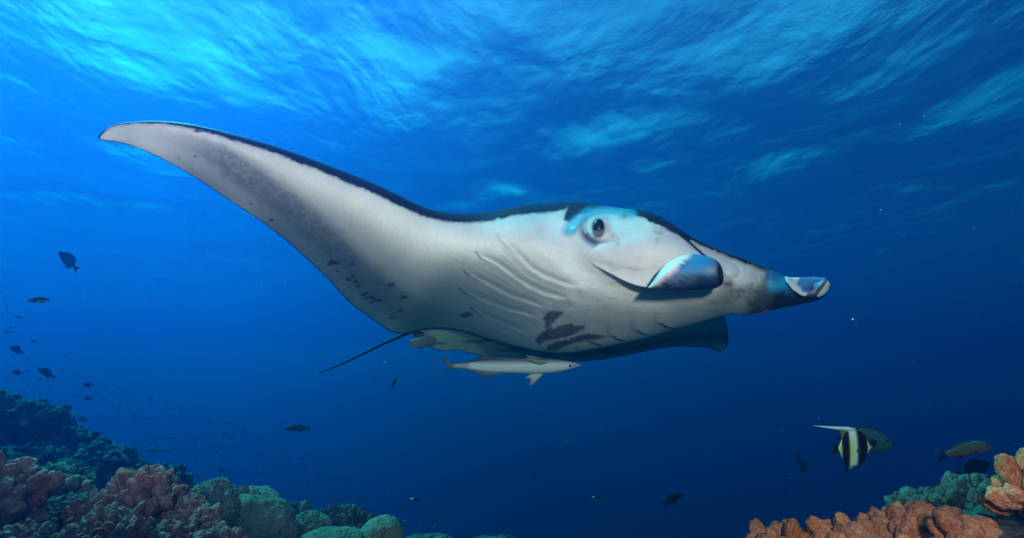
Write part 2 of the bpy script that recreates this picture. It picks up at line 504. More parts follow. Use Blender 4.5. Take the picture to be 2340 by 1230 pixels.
    ds, s, p = seg(px, py, [(1338, 530), (1342, 510), (1356, 497), (1380, 493), (1412, 495)])
    C = lerp(C, np.array([.35, .66, .70]), .8 * (1 - sstep(ds, 1.5, 6)))  # skylit rim above the eye, painted pale cyan
    C = lerp(C, WHITE * 0.72, (1 - sstep(r, 18, 27)) * sstep(py, 498, 512) * .8)
    C = lerp(C, BLACK * 3, .8 * (1 - sstep(np.hypot((px - 1367) / 1.0, (py - 522) / 1.5), 13, 17)))
    # black patch above the near horn, lip seam
    sd = poly(px, py, [(1442, 470), (1500, 484), (1535, 505), (1560, 528), (1580, 548), (1572, 552), (1545, 530), (1515, 515), (1488, 509), (1466, 492)])
    C = lerp(C, BLACK, 1 - sstep(sd + 7 * (N2 - 0.5), -2, 3))
    ds, s, p = seg(px, py, [(1540, 525), (1575, 554), (1607, 583), (1625, 598)])
    C = lerp(C, BLACK, 1 - sstep(ds, 1.5, 4.0))
    # streaks on the face
    C = lerp(C, GREY, 0.45 * np.clip(1.0 - np.abs(py - (532 + 0.5 * (px - 1500))) / 22, 0, 1) * sstep(px, 1480, 1510) * (1 - sstep(px, 1570, 1600)) * sstep(fbm(px / 9, (px + 2 * py) / 60, 3), 0.45, 0.7))
    # smudges round the mouth
    for (x, y, rx, ry, k) in ((1664, 648, 17, 11, 1.0), (1690, 670, 40, 15, 1.0), (1722, 655, 14, 14, .6), (1660, 690, 24, 14, .5), (1628, 692, 18, 8, .5), (1636, 712, 16, 6, .45), (1725, 690, 30, 22, .8), (1655, 630, 10, 10, .3)):
        q = ((px - x) / rx) ** 2 + ((py - y) / ry) ** 2
        C = lerp(C, GREY * 0.55, k * np.exp(-q) * np.clip(0.1 + 1.7 * N + .6 * (N2 - .5), 0, 1))
    C = lerp(C, GREY * 0.4, 0.92 * sstep(px + 40 * (N - 0.5) + 0.30 * (py - 655) + 8 * (N2 - .5), 1700, 1752))
    # dark trailing rim
    bd = (1 - v) * np.hypot(Bq[:, 0] - Tq[:, 0], Bq[:, 1] - Tq[:, 1])[:, None]
    C = lerp(C, BLACK, (1 - sstep(bd + 2 * (N2 - 0.5), 1.2, 3.0)) * (1 - sstep(px, 930, 1000)))
    C = lerp(C, BLACK, 1 - sstep(px, 226, 231))
    return C

def build_manta():
    skin = skin_material('manta_skin', bump=0.003, speck=0.22)
    root = empty('manta_ray', at(1200, 640, 2.9))
    tag(root, 'huge white-bellied manta ray with a black leading edge gliding across the centre', 'manta ray')
    S = [((223.5, 313), (224, 315), (2.0, 2.0), .008, 1), ((229, 306), (231, 320), (2.0, 2.0), .014, 1), ((240, 297), (244, 323), (2.0, 2.0), .02, 1), ((262, 285), (275, 327), (2.0, 2.01), .025, 1),
         ((300, 279), (320, 341), (2.0, 2.02), .03, 1), ((355, 277), (380, 368), (2.0, 2.06), .04, 1),
         ((440, 285), (455, 412), (2.03, 2.05, 2.10, 2.18), .06, 1), ((520, 303), (520, 455), (2.06, 2.08, 2.15, 2.26), .08, 1),
         ((600, 325), (585, 498), (2.10, 2.12, 2.21, 2.36), .10, 1), ((700, 359), (650, 547), (2.18, 2.19, 2.31, 2.60), .12, 1),
         ((800, 397), (712, 602), (2.27, 2.26, 2.43, 2.84), .14, 1), ((880, 431), (765, 655), (2.36, 2.34, 2.56, 3.10), .16, 1),
         ((940, 461), (805, 697), (2.44, 2.42, 2.68, 3.32), .19, 1), ((990, 480), (850, 729), (2.53, 2.49, 2.78, 3.52), .23, 1),
         ((1050, 487), (906, 762), (2.62, 2.56, 2.88, 3.70), .28, 1), ((1110, 485), (962, 753), (2.70, 2.61, 2.92, 3.76), .34, .9),
         ((1180, 472), (1032, 750), (2.76, 2.62, 2.90, 3.70), .40, .75), ((1250, 466), (1118, 774), (2.78, 2.61, 2.84, 3.52), .45, .6),
         ((1310, 462), (1205, 797), (2.74, 2.59, 2.74, 3.20), .48, .55), ((1380, 470), (1290, 808), (2.66, 2.53, 2.66, 3.04), .48, .5),
         ((1440, 478), (1370, 796), (2.58, 2.47, 2.58, 2.90), .47, .5), ((1500, 491), (1450, 779), (2.50, 2.43, 2.52, 2.78), .44, .5),
         ((1550, 522), (1530, 757), (2.46, 2.41, 2.48, 2.70), .40, .5), ((1600, 552), (1600, 737), (2.45, 2.41, 2.46, 2.64), .36, .5),
         ((1650, 575), (1655, 722), (2.46, 2.43, 2.47, 2.60), .31, .5), ((1700, 593), (1700, 721), (2.48, 2.46, 2.49, 2.58), .26, .5),
         ((1742, 612), (1745, 712), (2.50, 2.50, 2.52, 2.56), .20, .5)]
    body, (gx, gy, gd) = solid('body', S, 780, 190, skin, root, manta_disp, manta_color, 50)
    sx, sy, sdp = gx[::4, ::3].ravel(), gy[::4, ::3].ravel(), gd[::4, ::3].ravel()
    def bdep(x, y):
        q = np.argsort((sx - x) ** 2 + (sy - y) ** 2)[:6]
        w = 1 / (1 + (sx[q] - x) ** 2 + (sy[q] - y) ** 2)
        return float((sdp[q] * w).sum() / w.sum())

    # far wing, reaching away behind the belly
    def far_color(px, py, v, Tq, Bq):
        C = np.zeros(px.shape + (3,)); C[:] = WHITE * 0.52  # white underside darkened in colour for the weak light reaching it
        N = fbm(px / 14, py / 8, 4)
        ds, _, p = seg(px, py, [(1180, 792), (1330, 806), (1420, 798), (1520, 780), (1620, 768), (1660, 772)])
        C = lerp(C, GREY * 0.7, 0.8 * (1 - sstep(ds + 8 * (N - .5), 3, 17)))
        for (x, y, r) in ((1008, 785, 9), (1068, 781, 9), (1095, 780, 10), (1110, 777, 8), (1145, 800, 9), (1205, 799, 6), (1165, 802, 6), (1240, 812, 10), (1255, 812, 8),
                          (1380, 803, 12), (1395, 808, 8), (1100, 762, 16), (1085, 757, 12), (1320, 812, 10)):
            q = ((px - x - 1.6 * (py - y)) / (1.6 * r)) ** 2 + ((py - y) / (0.38 * r)) ** 2
            C = lerp(C, BLACK * 2, 0.8 * np.exp(-q * 1.2))
        C = lerp(C, BLACK, (1 - sstep((1 - v) * 60, 0.8, 1.8)) + sstep(px + 0.1 * (py - 760), 1658, 1662) * 0.9 * (py < 792))
        return np.clip(C, 0, 1)
    F = [((940, 756), (948, 776), (3.90, 3.96), .03, 1), ((962, 735), (973, 790), (3.86, 3.98), .06, 1), ((985, 722), (1012, 802), (3.86, 4.00), .08, 1),
         ((1020, 722), (1040, 801), (3.84, 4.02), .09, 1), ((1080, 735), (1087, 811), (3.80, 4.04), .10, 1), ((1160, 762), (1165, 817), (3.74, 4.06), .11, 1),
         ((1250, 764), (1250, 823), (3.64, 4.08), .11, 1), ((1320, 760), (1330, 826), (3.54, 4.10), .11, 1), ((1400, 745), (1405, 817), (3.48, 4.12), .10, 1),
         ((1460, 730), (1470, 804), (3.42, 4.08), .09, 1), ((1520, 712), (1535, 793), (3.48, 4.08), .08, 1), ((1570, 700), (1590, 793), (3.54, 4.06), .07, 1),
         ((1610, 696), (1625, 797), (3.60, 4.02), .06, 1), ((1636, 697), (1642, 804), (3.66, 3.98), .05, 1), ((1650, 706), (1650, 801), (3.70, 3.94), .035, 1),
         ((1657, 722), (1660, 793), (3.72, 3.90), .025, 1), ((1662, 745), (1665, 778), (3.74, 3.86), .015, 1)]
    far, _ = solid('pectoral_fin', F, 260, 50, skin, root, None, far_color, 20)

    # near cephalic fin: a sheet hanging off the side of the head ...
    sheet = []
    for (tx, ty), (bx, by), off in (((1330, 572), (1336, 590), .00), ((1362, 556), (1360, 607), .02), ((1404, 540), (1398, 628), .045), ((1446, 526), (1438, 648), .07),
                                    ((1486, 520), (1476, 658), .095), ((1530, 530), (1525, 660), .11), ((1570, 554), (1580, 655), .11), ((1600, 580), (1630, 640), .09)):
        q = [(tx + (bx - tx) * w, ty + (by - ty) * w) for w in (0, 1 / 3, 2 / 3, 1)]
        ref = [bdep(*a) for a in q]
        m = (ref[0] + .016, ref[1] + .006 - off * .14, ref[0] * .5 + ref[2] * .5 - off * .5, ref[0] * .6 + ref[3] * .4 - off)
        sheet.append(((tx, ty), (bx, by), m, .012, .6))
    def sheet_color(px, py, v, Tq, Bq):
        C = np.zeros(px.shape + (3,)); C[:] = WHITE * 1.02
        N = fbm(px / 20, py / 20, 4)
        C = C * (0.92 + 0.16 * N)[..., None]
        for (x, y, r) in ((1411, 557, 5), (1412, 606, 14), (1395, 600, 8), (1502, 549, 5)):
            C = lerp(C, GREY, 0.35 * np.exp(-(np.hypot(px - x, py - y) / r) ** 2))
        C = lerp(C, np.array([.30, .30, .30]), 0.5 * (1 - sstep(np.hypot((px - 1412) / 2.2, py - 605) + 8 * (N - .5), 4, 11)) * 0.5)
        C = lerp(C, BLACK * 1.5, 0.8 * (1 - sstep((1 - v) * 90, 0.8, 2.4)))
        ds, s, p = seg(px, py, [(1575, 554), (1607, 583)])
        C = lerp(C, BLACK, 1 - sstep(ds, 1.2, 3.0))
        return C
    fin, (hx, hy, hd) = solid('cephalic_fin', sheet, 170, 80, skin, root, None, sheet_color, 30)
    # ... rolled up at its tip into a dark tube
    base = bdep(1520, 640) - 0.135
    R = [((1482, 656), (1481, 660), .01), ((1492, 643), (1491, 662), .04), ((1510, 617), (1508, 663), .08), ((1532, 597), (1532, 664), .11), ((1560, 584), (1562, 664), .13),
         ((1590, 581), (1592, 663), .14), ((1618, 587), (1620, 661), .13), ((1637, 595), (1638, 658), .115), ((1647, 606), (1648, 652), .09), ((1652, 620), (1653, 643), .05), ((1653, 629), (1654, 634), .02)]
    roll = [(t, b, (base + .015, base + .0, base + .0, base + .03), th, .5) for t, b, th in R]
    def roll_color(px, py, v, Tq, Bq):  # blue of the skylight is painted into the roll's skin
        C = np.zeros(px.shape + (3,)); C[:] = np.array([.014, .045, .11])
        w = px - (1490 + (660 - py) * 0.98)             # distance right of the slanting rim
        st = fbm(px / 26 + py / 40, (py * 1.2 - px * .6) / 5, 3); N = fbm(px / 12, py / 12, 4)
        lim = 2 + 6 * (1 - sstep(py, 600, 650)) + 16 * (st - 0.5)
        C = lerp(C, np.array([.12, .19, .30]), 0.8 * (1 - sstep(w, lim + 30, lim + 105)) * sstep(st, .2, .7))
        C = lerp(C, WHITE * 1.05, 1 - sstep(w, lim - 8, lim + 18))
        C = lerp(C, np.array([.02, .24, .52]), 0.92 * sstep(w, lim + 2, lim + 24) * (1 - sstep(py + 24 * (N - .5) + 24 * (st - .5), 604, 640)) * (1 - sstep(px + 20 * (N - .5), 1615, 1646)))  # skylit upper flank as saturated blue paint
        q = ((px - 1625) / 20) ** 2 + ((py - 618) / 10) ** 2
        C = lerp(C, np.array([.30, .31, .36]), 0.6 * np.exp(-q) * np.clip(2 * N - .2, 0, 1))
        C = lerp(C, BLACK * .8, sstep(px + 10 * (N - .5), 1638, 1644))
        return C
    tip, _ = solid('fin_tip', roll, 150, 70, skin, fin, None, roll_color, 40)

    # far cephalic fin with its scooped tip
    def far_fin_disp(px, py):
        d = 0.10 * (1 - sstep(px, 1714, 1768)) - 0.01
        sc = [(1792, 622), (1797, 645), (1810, 663), (1830, 677), (1850, 681), (1866, 676), (1880, 657), (1893, 638), (1860, 620), (1820, 620)]
        sd = poly(px, py, sc)
        d = d - 0.030 * (1 - sstep(sd, -2, 1.5)) + 0.035 * (1 - sstep(sd, -26, -3))
        _, s, _ = seg(px, py, [(1850, 684), (1866, 674), (1882, 654), (1894, 634)])
        d = d + 0.018 * sstep(-s, 0, 2)
        return d
    def far_fin_color(px, py, v, Tq, Bq):  # skylight blue on dark and white skin is painted in here
        C = np.zeros(px.shape + (3,)); C[:] = BLACK * 1.4
        N = fbm(px / 12, py / 12, 4)
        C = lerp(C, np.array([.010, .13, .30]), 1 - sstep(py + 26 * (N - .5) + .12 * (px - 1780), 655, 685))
        C = lerp(C, np.array([.03, .44, .70]), 0.95 * np.exp(-(((px - 1764) / 30) ** 2 + ((py - 648) / 17) ** 2) ** 1.2) * np.clip(.4 + N, 0, 1))  # sunlit patch painted as bright cyan
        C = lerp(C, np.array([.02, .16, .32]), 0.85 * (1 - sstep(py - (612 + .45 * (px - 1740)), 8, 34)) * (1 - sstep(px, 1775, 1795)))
        sc = [(1792, 622), (1797, 645), (1810, 663), (1830, 677), (1850, 681), (1866, 676), (1880, 657), (1893, 638), (1860, 620), (1820, 620)]
        sd = poly(px, py, sc)
        inner = np.zeros(px.shape + (3,)); inner[:] = WHITE * 1.05
        w = poly(px, py, [(1824, 618), (1822, 652), (1835, 668), (1852, 674), (1868, 664), (1893, 630), (1870, 615)])
        inner = lerp(inner, np.array([.02, .16, .40]), 0.95 * (1 - sstep(w + 14 * (N - .5), -7, 4)))  # blue light inside the scoop, put into the colour
        inner = lerp(inner, BLACK * 2, 0.8 * np.exp(-(((px - 1856) / 14) ** 2 + ((py - 660) / 12) ** 2)))
        ds, _, _ = seg(px, py, [(1846, 679), (1866, 672), (1880, 654), (1892, 636)])
        inner = lerp(inner, BLACK, 0.9 * (1 - sstep(ds + 4 * (N - .5), 3, 9)))
        m = 1 - sstep(sd, -1, 1)
        C = C * (1 - m[..., None]) + inner * m[..., None]
        _, s, _ = seg(px, py, [(1850, 682), (1866, 674), (1882, 655), (1894, 636)])
        we = poly(px, py, [(1866, 676), (1882, 655), (1892, 640), (1897, 648), (1893, 663), (1882, 674), (1870, 680)])
        C = lerp(C, WHITE, 1 - sstep(we, -1.5, 1))
        return lerp(manta_color(px, py, v, Tq, Bq), C, sstep(px + 12 * (N - .5), 1742, 1776))
    FF = [((1712, 598), (1716, 721), (2.485, 2.465, 2.495, 2.57), .25, .5), ((1742, 610), (1748, 714), (2.49, 2.49, 2.51, 2.55), .21, .5), ((1770, 620), (1783, 705), (2.50, 2.50, 2.52, 2.54), .17, .5),
          ((1796, 632), (1812, 700), (2.50, 2.50, 2.52, 2.54), .14, .5), ((1828, 634), (1838, 694), (2.49, 2.49, 2.50, 2.51), .12, .5), ((1858, 633), (1866, 687), (2.47, 2.47, 2.48, 2.49), .10, .5),
          ((1878, 634), (1884, 677), (2.46, 2.46, 2.47, 2.47), .08, .5), ((1891, 638), (1893, 664), (2.45, 2.45, 2.46, 2.46), .05, .5), ((1896, 646), (1897, 654), (2.45, 2.45, 2.45, 2.45), .02, .5)]
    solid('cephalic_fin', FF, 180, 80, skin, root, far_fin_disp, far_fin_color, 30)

    # eye
    ek = NT('eye_black'); b = ek.n('ShaderNodeBsdfPrincipled', Roughness=0.42); b.inputs['Base Color'].default_value = (.006, .006, .008, 1); b.inputs['Specular IOR Level'].default_value = .25; ek.l(b.outputs[0], ek.out.inputs[0])
    c = at(1368, 520, bdep(1368, 520) + 0.002)
    bm = bmesh.new(); bmesh.ops.create_uvsphere(bm, u_segments=28, v_segments=18, radius=1)
    cr, sr = math.cos(math.radians(8)), math.sin(math.radians(8))
    vs = []
    for v in bm.verts:
        x, y, z = v.co; x *= .025; z *= .040; y *= .022
        vs.append(c + Vector((x * cr + z * sr, y, -x * sr + z * cr)))
    fs = [[q.index for q in f.verts] for f in bm.faces]; bm.free()
    mesh_obj('eye', vs, fs, ek.m, root)

    # pelvic fin
    def pc(px, py, v, Tq, Bq):
        C = np.zeros(px.shape + (3,)); C[:] = WHITE * .28
        return C
    P = [((933, 782), (934, 785), (3.86, 3.86), .01, .7), ((938, 778), (940, 792), (3.85, 3.85), .02, .7), ((950, 774), (952, 797), (3.84, 3.86), .03, .7), ((965, 770), (967, 794), (3.84, 3.88), .03, .7), ((984, 768), (986, 789), (3.88, 3.92), .03, .7), ((1006, 774), (1008, 784), (3.96, 3.98), .01, .7)]
    solid('pelvic_fin', P, 40, 24, skin, root, None, pc, 12)
    Q = [((1146, 803), (1150, 803), (3.30, 3.30), .004, .7), ((1148, 806), (1152, 808), (3.30, 3.30), .006, .7)]
    # whip tail
    pts = [at(968, 763, 3.74), at(948, 758, 3.76), at(930, 762, 3.79), at(880, 784, 3.86), at(820, 813, 3.94), at(770, 836, 4.0), at(727, 854, 4.06)]
    rad = [.008, .013, .0135, .011, .009, .0075, .005]
    t = np.linspace(0, 6, 60); Pq = spline(range(7), np.array([list(p) for p in pts]), t); Rq = np.interp(t, range(7), rad)
    V = []; ring = 10; Cc = []
    for i in range(60):
        a = Pq[min(i + 1, 59)] - Pq[max(i - 1, 0)]; a /= np.linalg.norm(a)
        n1 = np.cross(a, (0, 0, 1)); n1 /= np.linalg.norm(n1); n2 = np.cross(n1, a)
        for j in range(ring):
            th = 2 * math.pi * j / ring
            V.append(Pq[i] + Rq[i] * (n1 * math.cos(th) + n2 * math.sin(th)))
            Cc.append(BLACK * 1.5)
    Fc = [[i * ring + j, i * ring + (j + 1) % ring, (i + 1) * ring + (j + 1) % ring, (i + 1) * ring + j] for i in range(59) for j in range(ring)]
    Fc += [list(range(ring)), [59 * ring + j for j in range(ring)][::-1]]
    mesh_obj('tail', V, Fc, skin, root, colors=np.array(Cc))
build_manta()
# ---------------------------------------------------------------- fish
FISH = skin_material('fish_skin', rough=0.5, bump=0.0004, speck=0.25)
GLOSS = NT('fish_eye')
_b = GLOSS.n('ShaderNodeBsdfPrincipled', Roughness=0.15); _b.inputs['Base Color'].default_value = (.01, .01, .012, 1); GLOSS.l(_b.outputs[0], GLOSS.out.inputs[0])

def fish_matrix(px, py, d, length, ang, yaw=0.0):
    """ang: heading in the picture (0 right, 90 up, 180 left); yaw: degrees turned towards the camera"""
    c, s = math.cos(PITCH), math.sin(PITCH)
    right, up, back = Vector((1, 0, 0)), Vector((0, -s, c)), Vector((0, -c, -s))
    left = abs(((ang + 180) % 360) - 180) > 90
    a, y = math.radians(ang), math.radians(yaw)
    X = (right * math.cos(a) + up * math.sin(a)) * math.cos(y) + back * math.sin(y)
    Zp = (right * -math.sin(a) + up * math.cos(a)) * (-1 if left else 1)
    Zp = (Zp - X * Zp.dot(X)).normalized()
    Y = Zp.cross(X)
    M = Matrix((X, Y, Zp)).transposed()
    L = length / FPX * d / max(math.cos(y), .3)
    return Matrix.Translation(at(px, py, d)) @ M.to_4x4() @ Matrix.Scale(L, 4)

def prof(tbl, x):
    xs, ys = zip(*sorted(tbl))
    return spline(xs, np.array(ys), np.array(x))[:, 0]

def fish_body(up, low, width, n=26, ring=16, colf=None, x1=None):
    x0, xe = up[0][0], up[-1][0]
    xs = x0 + (xe - x0) * (1 - np.cos(np.linspace(0, 1, n) * np.pi / 1.35)) / (1 - np.cos(np.pi / 1.35))
    U, Lw, Wd = prof(up, xs), prof(low, xs), prof(width, xs)
    V = []; 
    for i in range(n):
        zc = (U[i] + Lw[i]) / 2; h = max((U[i] - Lw[i]) / 2, .002); w = max(Wd[i] / 2, .0015)
        for j in range(ring):
            t = 2 * math.pi * j / ring
            V.append((xs[i], w * math.sin(t), zc + h * math.cos(t)))
    F = [[i * ring + j, (i + 1) * ring + j, (i + 1) * ring + (j + 1) % ring, i * ring + (j + 1) % ring] for i in range(n - 1) for j in range(ring)]
    F += [list(range(ring)), [(n - 1) * ring + j for j in range(ring)][::-1]]
    return V, F

def fin_mesh(outline, th=0.008, y=0.0, tilt=0.0, hinge=0):
    """a thin solid membrane in the X-Z plane with rays as slight ridges"""
    n = len(outline); V = []
    cx = sum(p[0] for p in outline) / n; cz = sum(p[1] for p in outline) / n
    for s in (-1, 1):
        for (x, z) in outline:
            dz = z - outline[hinge][1]
            V.append((x, y + s * th * .25 + math.sin(tilt) * abs(dz) * (1 if y >= 0 else -1), outline[hinge][1] + dz * math.cos(tilt)))
        dz = cz - outline[hinge][1]
        V.append((cx, y + s * th + math.sin(tilt) * abs(dz) * (1 if y >= 0 else -1), outline[hinge][1] + dz * math.cos(tilt)))
    F = []
    for i in range(n):
        j = (i + 1) % n
        F.append([i, j, n]); F.append([n + 1 + j, n + 1 + i, 2 * n + 1]); F.append([j, i, n + 1 + i, n + 1 + j])
    return V, F

def local_mesh(name, V, F, mat, parent, colf, smooth=True):
    me = bpy.data.meshes.new(name); me.from_pydata([tuple(v) for v in V], [], F)
    a = me.color_attributes.new('col', 'FLOAT_COLOR', 'POINT')
    P = np.array(V); C = np.ones((len(V), 4)); C[:, :3] = colf(P[:, 0], P[:, 2])
    a.data.foreach_set('color', C.astype(np.float32).ravel())
    me.polygons.foreach_set('use_smooth', [smooth] * len(me.polygons))
    me.materials.append(mat); me.update()
    o = bpy.data.objects.new(name, me); COL.objects.link(o)
    if parent is not None: o.parent = parent
    return o

def flat(c):
    return lambda x, z: np.tile(np.array(c, float), (len(x), 1))

KIND = {
 'oval': dict(up=[(.5, 0.0), (.44, .075), (.32, .155), (.12, .21), (-.1, .185), (-.25, .10), (-.36, .035)],
              low=[(.5, -.01), (.44, -.06), (.32, -.125), (.12, -.18), (-.1, -.165), (-.25, -.09), (-.36, -.032)],
              w=[(.5, .01), (.42, .08), (.25, .13), (.05, .135), (-.2, .07), (-.36, .02)],
              dorsal=[(.26, .15), (.16, .245), (.0, .27), (-.14, .25), (-.25, .16), (-.22, .07), (.1, .15)], anal=[(-.02, -.15), (-.1, -.25), (-.2, -.20), (-.26, -.10), (-.2, -.06)],
              tail=[(-.33, .03), (-.42, .10), (-.5, .15), (-.46, .0), (-.5, -.15), (-.42, -.10), (-.33, -.03)], eye=(.385, .035, .022)),
 'chromis': dict(up=[(.5, 0.0), (.42, .09), (.25, .18), (.05, .20), (-.15, .13), (-.32, .04)],
              low=[(.5, -.01), (.42, -.08), (.25, -.15), (.05, -.18), (-.15, -.12), (-.32, -.035)],
              w=[(.5, .01), (.4, .09), (.2, .14), (-.1, .10), (-.32, .02)],
              dorsal=[(.2, .15), (.1, .25), (-.08, .23), (-.2, .17), (-.18, .08)], anal=[(.0, -.15), (-.08, -.24), (-.2, -.15), (-.16, -.08)],
              tail=[(-.30, .03), (-.42, .13), (-.5, .19), (-.42, .0), (-.5, -.19), (-.42, -.13), (-.30, -.03)], eye=(.37, .04, .03)),
 'slender': dict(up=[(.5, -.01), (.40, .045), (.25, .085), (.05, .095), (-.2, .07), (-.38, .035)],
              low=[(.5, -.02), (.40, -.06), (.25, -.085), (.05, -.095), (-.2, -.07), (-.38, -.035)],
              w=[(.5, .01), (.4, .05), (.2, .09), (-.1, .08), (-.38, .02)],
              dorsal=[(.25, .07), (.15, .12), (-.1, .12), (-.3, .085), (-.3, .03)], anal=[(.0, -.08), (-.1, -.12), (-.28, -.09), (-.28, -.03)],
              tail=[(-.36, .033), (-.5, .07), (-.47, .0), (-.5, -.07), (-.36, -.033)], eye=(.4, .01, .014)),
}

def make_fish(name, label, cat, px, py, d, length, ang, kind='oval', yaw=0, col=(.05, .06, .07), colf=None, group=None, scale_z=1.0, fincol=None, detail=True, K=None, pect=True):
    K = dict(K or KIND[kind])
    c = colf or flat(col); fc = flat(fincol or tuple(v * .8 for v in (col if colf is None else (.04, .05, .06))))
    root = bpy.data.objects.new(name, None); root.empty_display_size = .05; COL.objects.link(root)
    M = fish_matrix(px, py, d, length, ang, yaw)
    loc, rot, sc = M.decompose()
    root.location = loc; root.rotation_mode = 'QUATERNION'; root.rotation_quaternion = rot; root.scale = (sc[0], sc[1], sc[2] * scale_z)
    tag(root, label, cat, group)
    V, F = fish_body(K['up'], K['low'], K['w'], 30 if detail else 14, 18 if detail else 10)
    local_mesh('body', V, F, FISH, root, c)
    for nm in ('tail', 'dorsal', 'anal', 'pelvic', 'dorsal2'):
        if nm in K:
            V, F = fin_mesh(K[nm], .006)
            local_mesh({'tail': 'tail_fin', 'dorsal': 'dorsal_fin', 'anal': 'anal_fin', 'pelvic': 'pelvic_fin', 'dorsal2': 'dorsal_fin'}[nm], V, F, FISH, root, K.get(nm + 'col', fc))
    ex, ez, er = K['eye']
    wy = float(prof(K['w'], [ex])[0]) / 2
    for s in (-1, 1):
        bm = bmesh.new(); bmesh.ops.create_uvsphere(bm, u_segments=12, v_segments=8, radius=er)
        V = [(v.co.x + ex, v.co.y * .6 + s * wy * .88, v.co.z + ez) for v in bm.verts]; F = [[q.index for q in f.verts] for f in bm.faces]; bm.free()
        local_mesh('eye', V, F, GLOSS.m, root, flat((.01, .01, .01)))
        if pect and detail:
            p = K.get('pect', [(.22, -.02), (.12, .03), (.04, -.03), (.06, -.10), (.16, -.08)])
            wp = float(prof(K['w'], [p[0][0]])[0]) / 2
            V, F = fin_mesh(p, .005, y=s * wp * .9, tilt=.7)
            local_mesh('pectoral_fin', V, F, FISH, root, K.get('pectcol', fc))
    return root

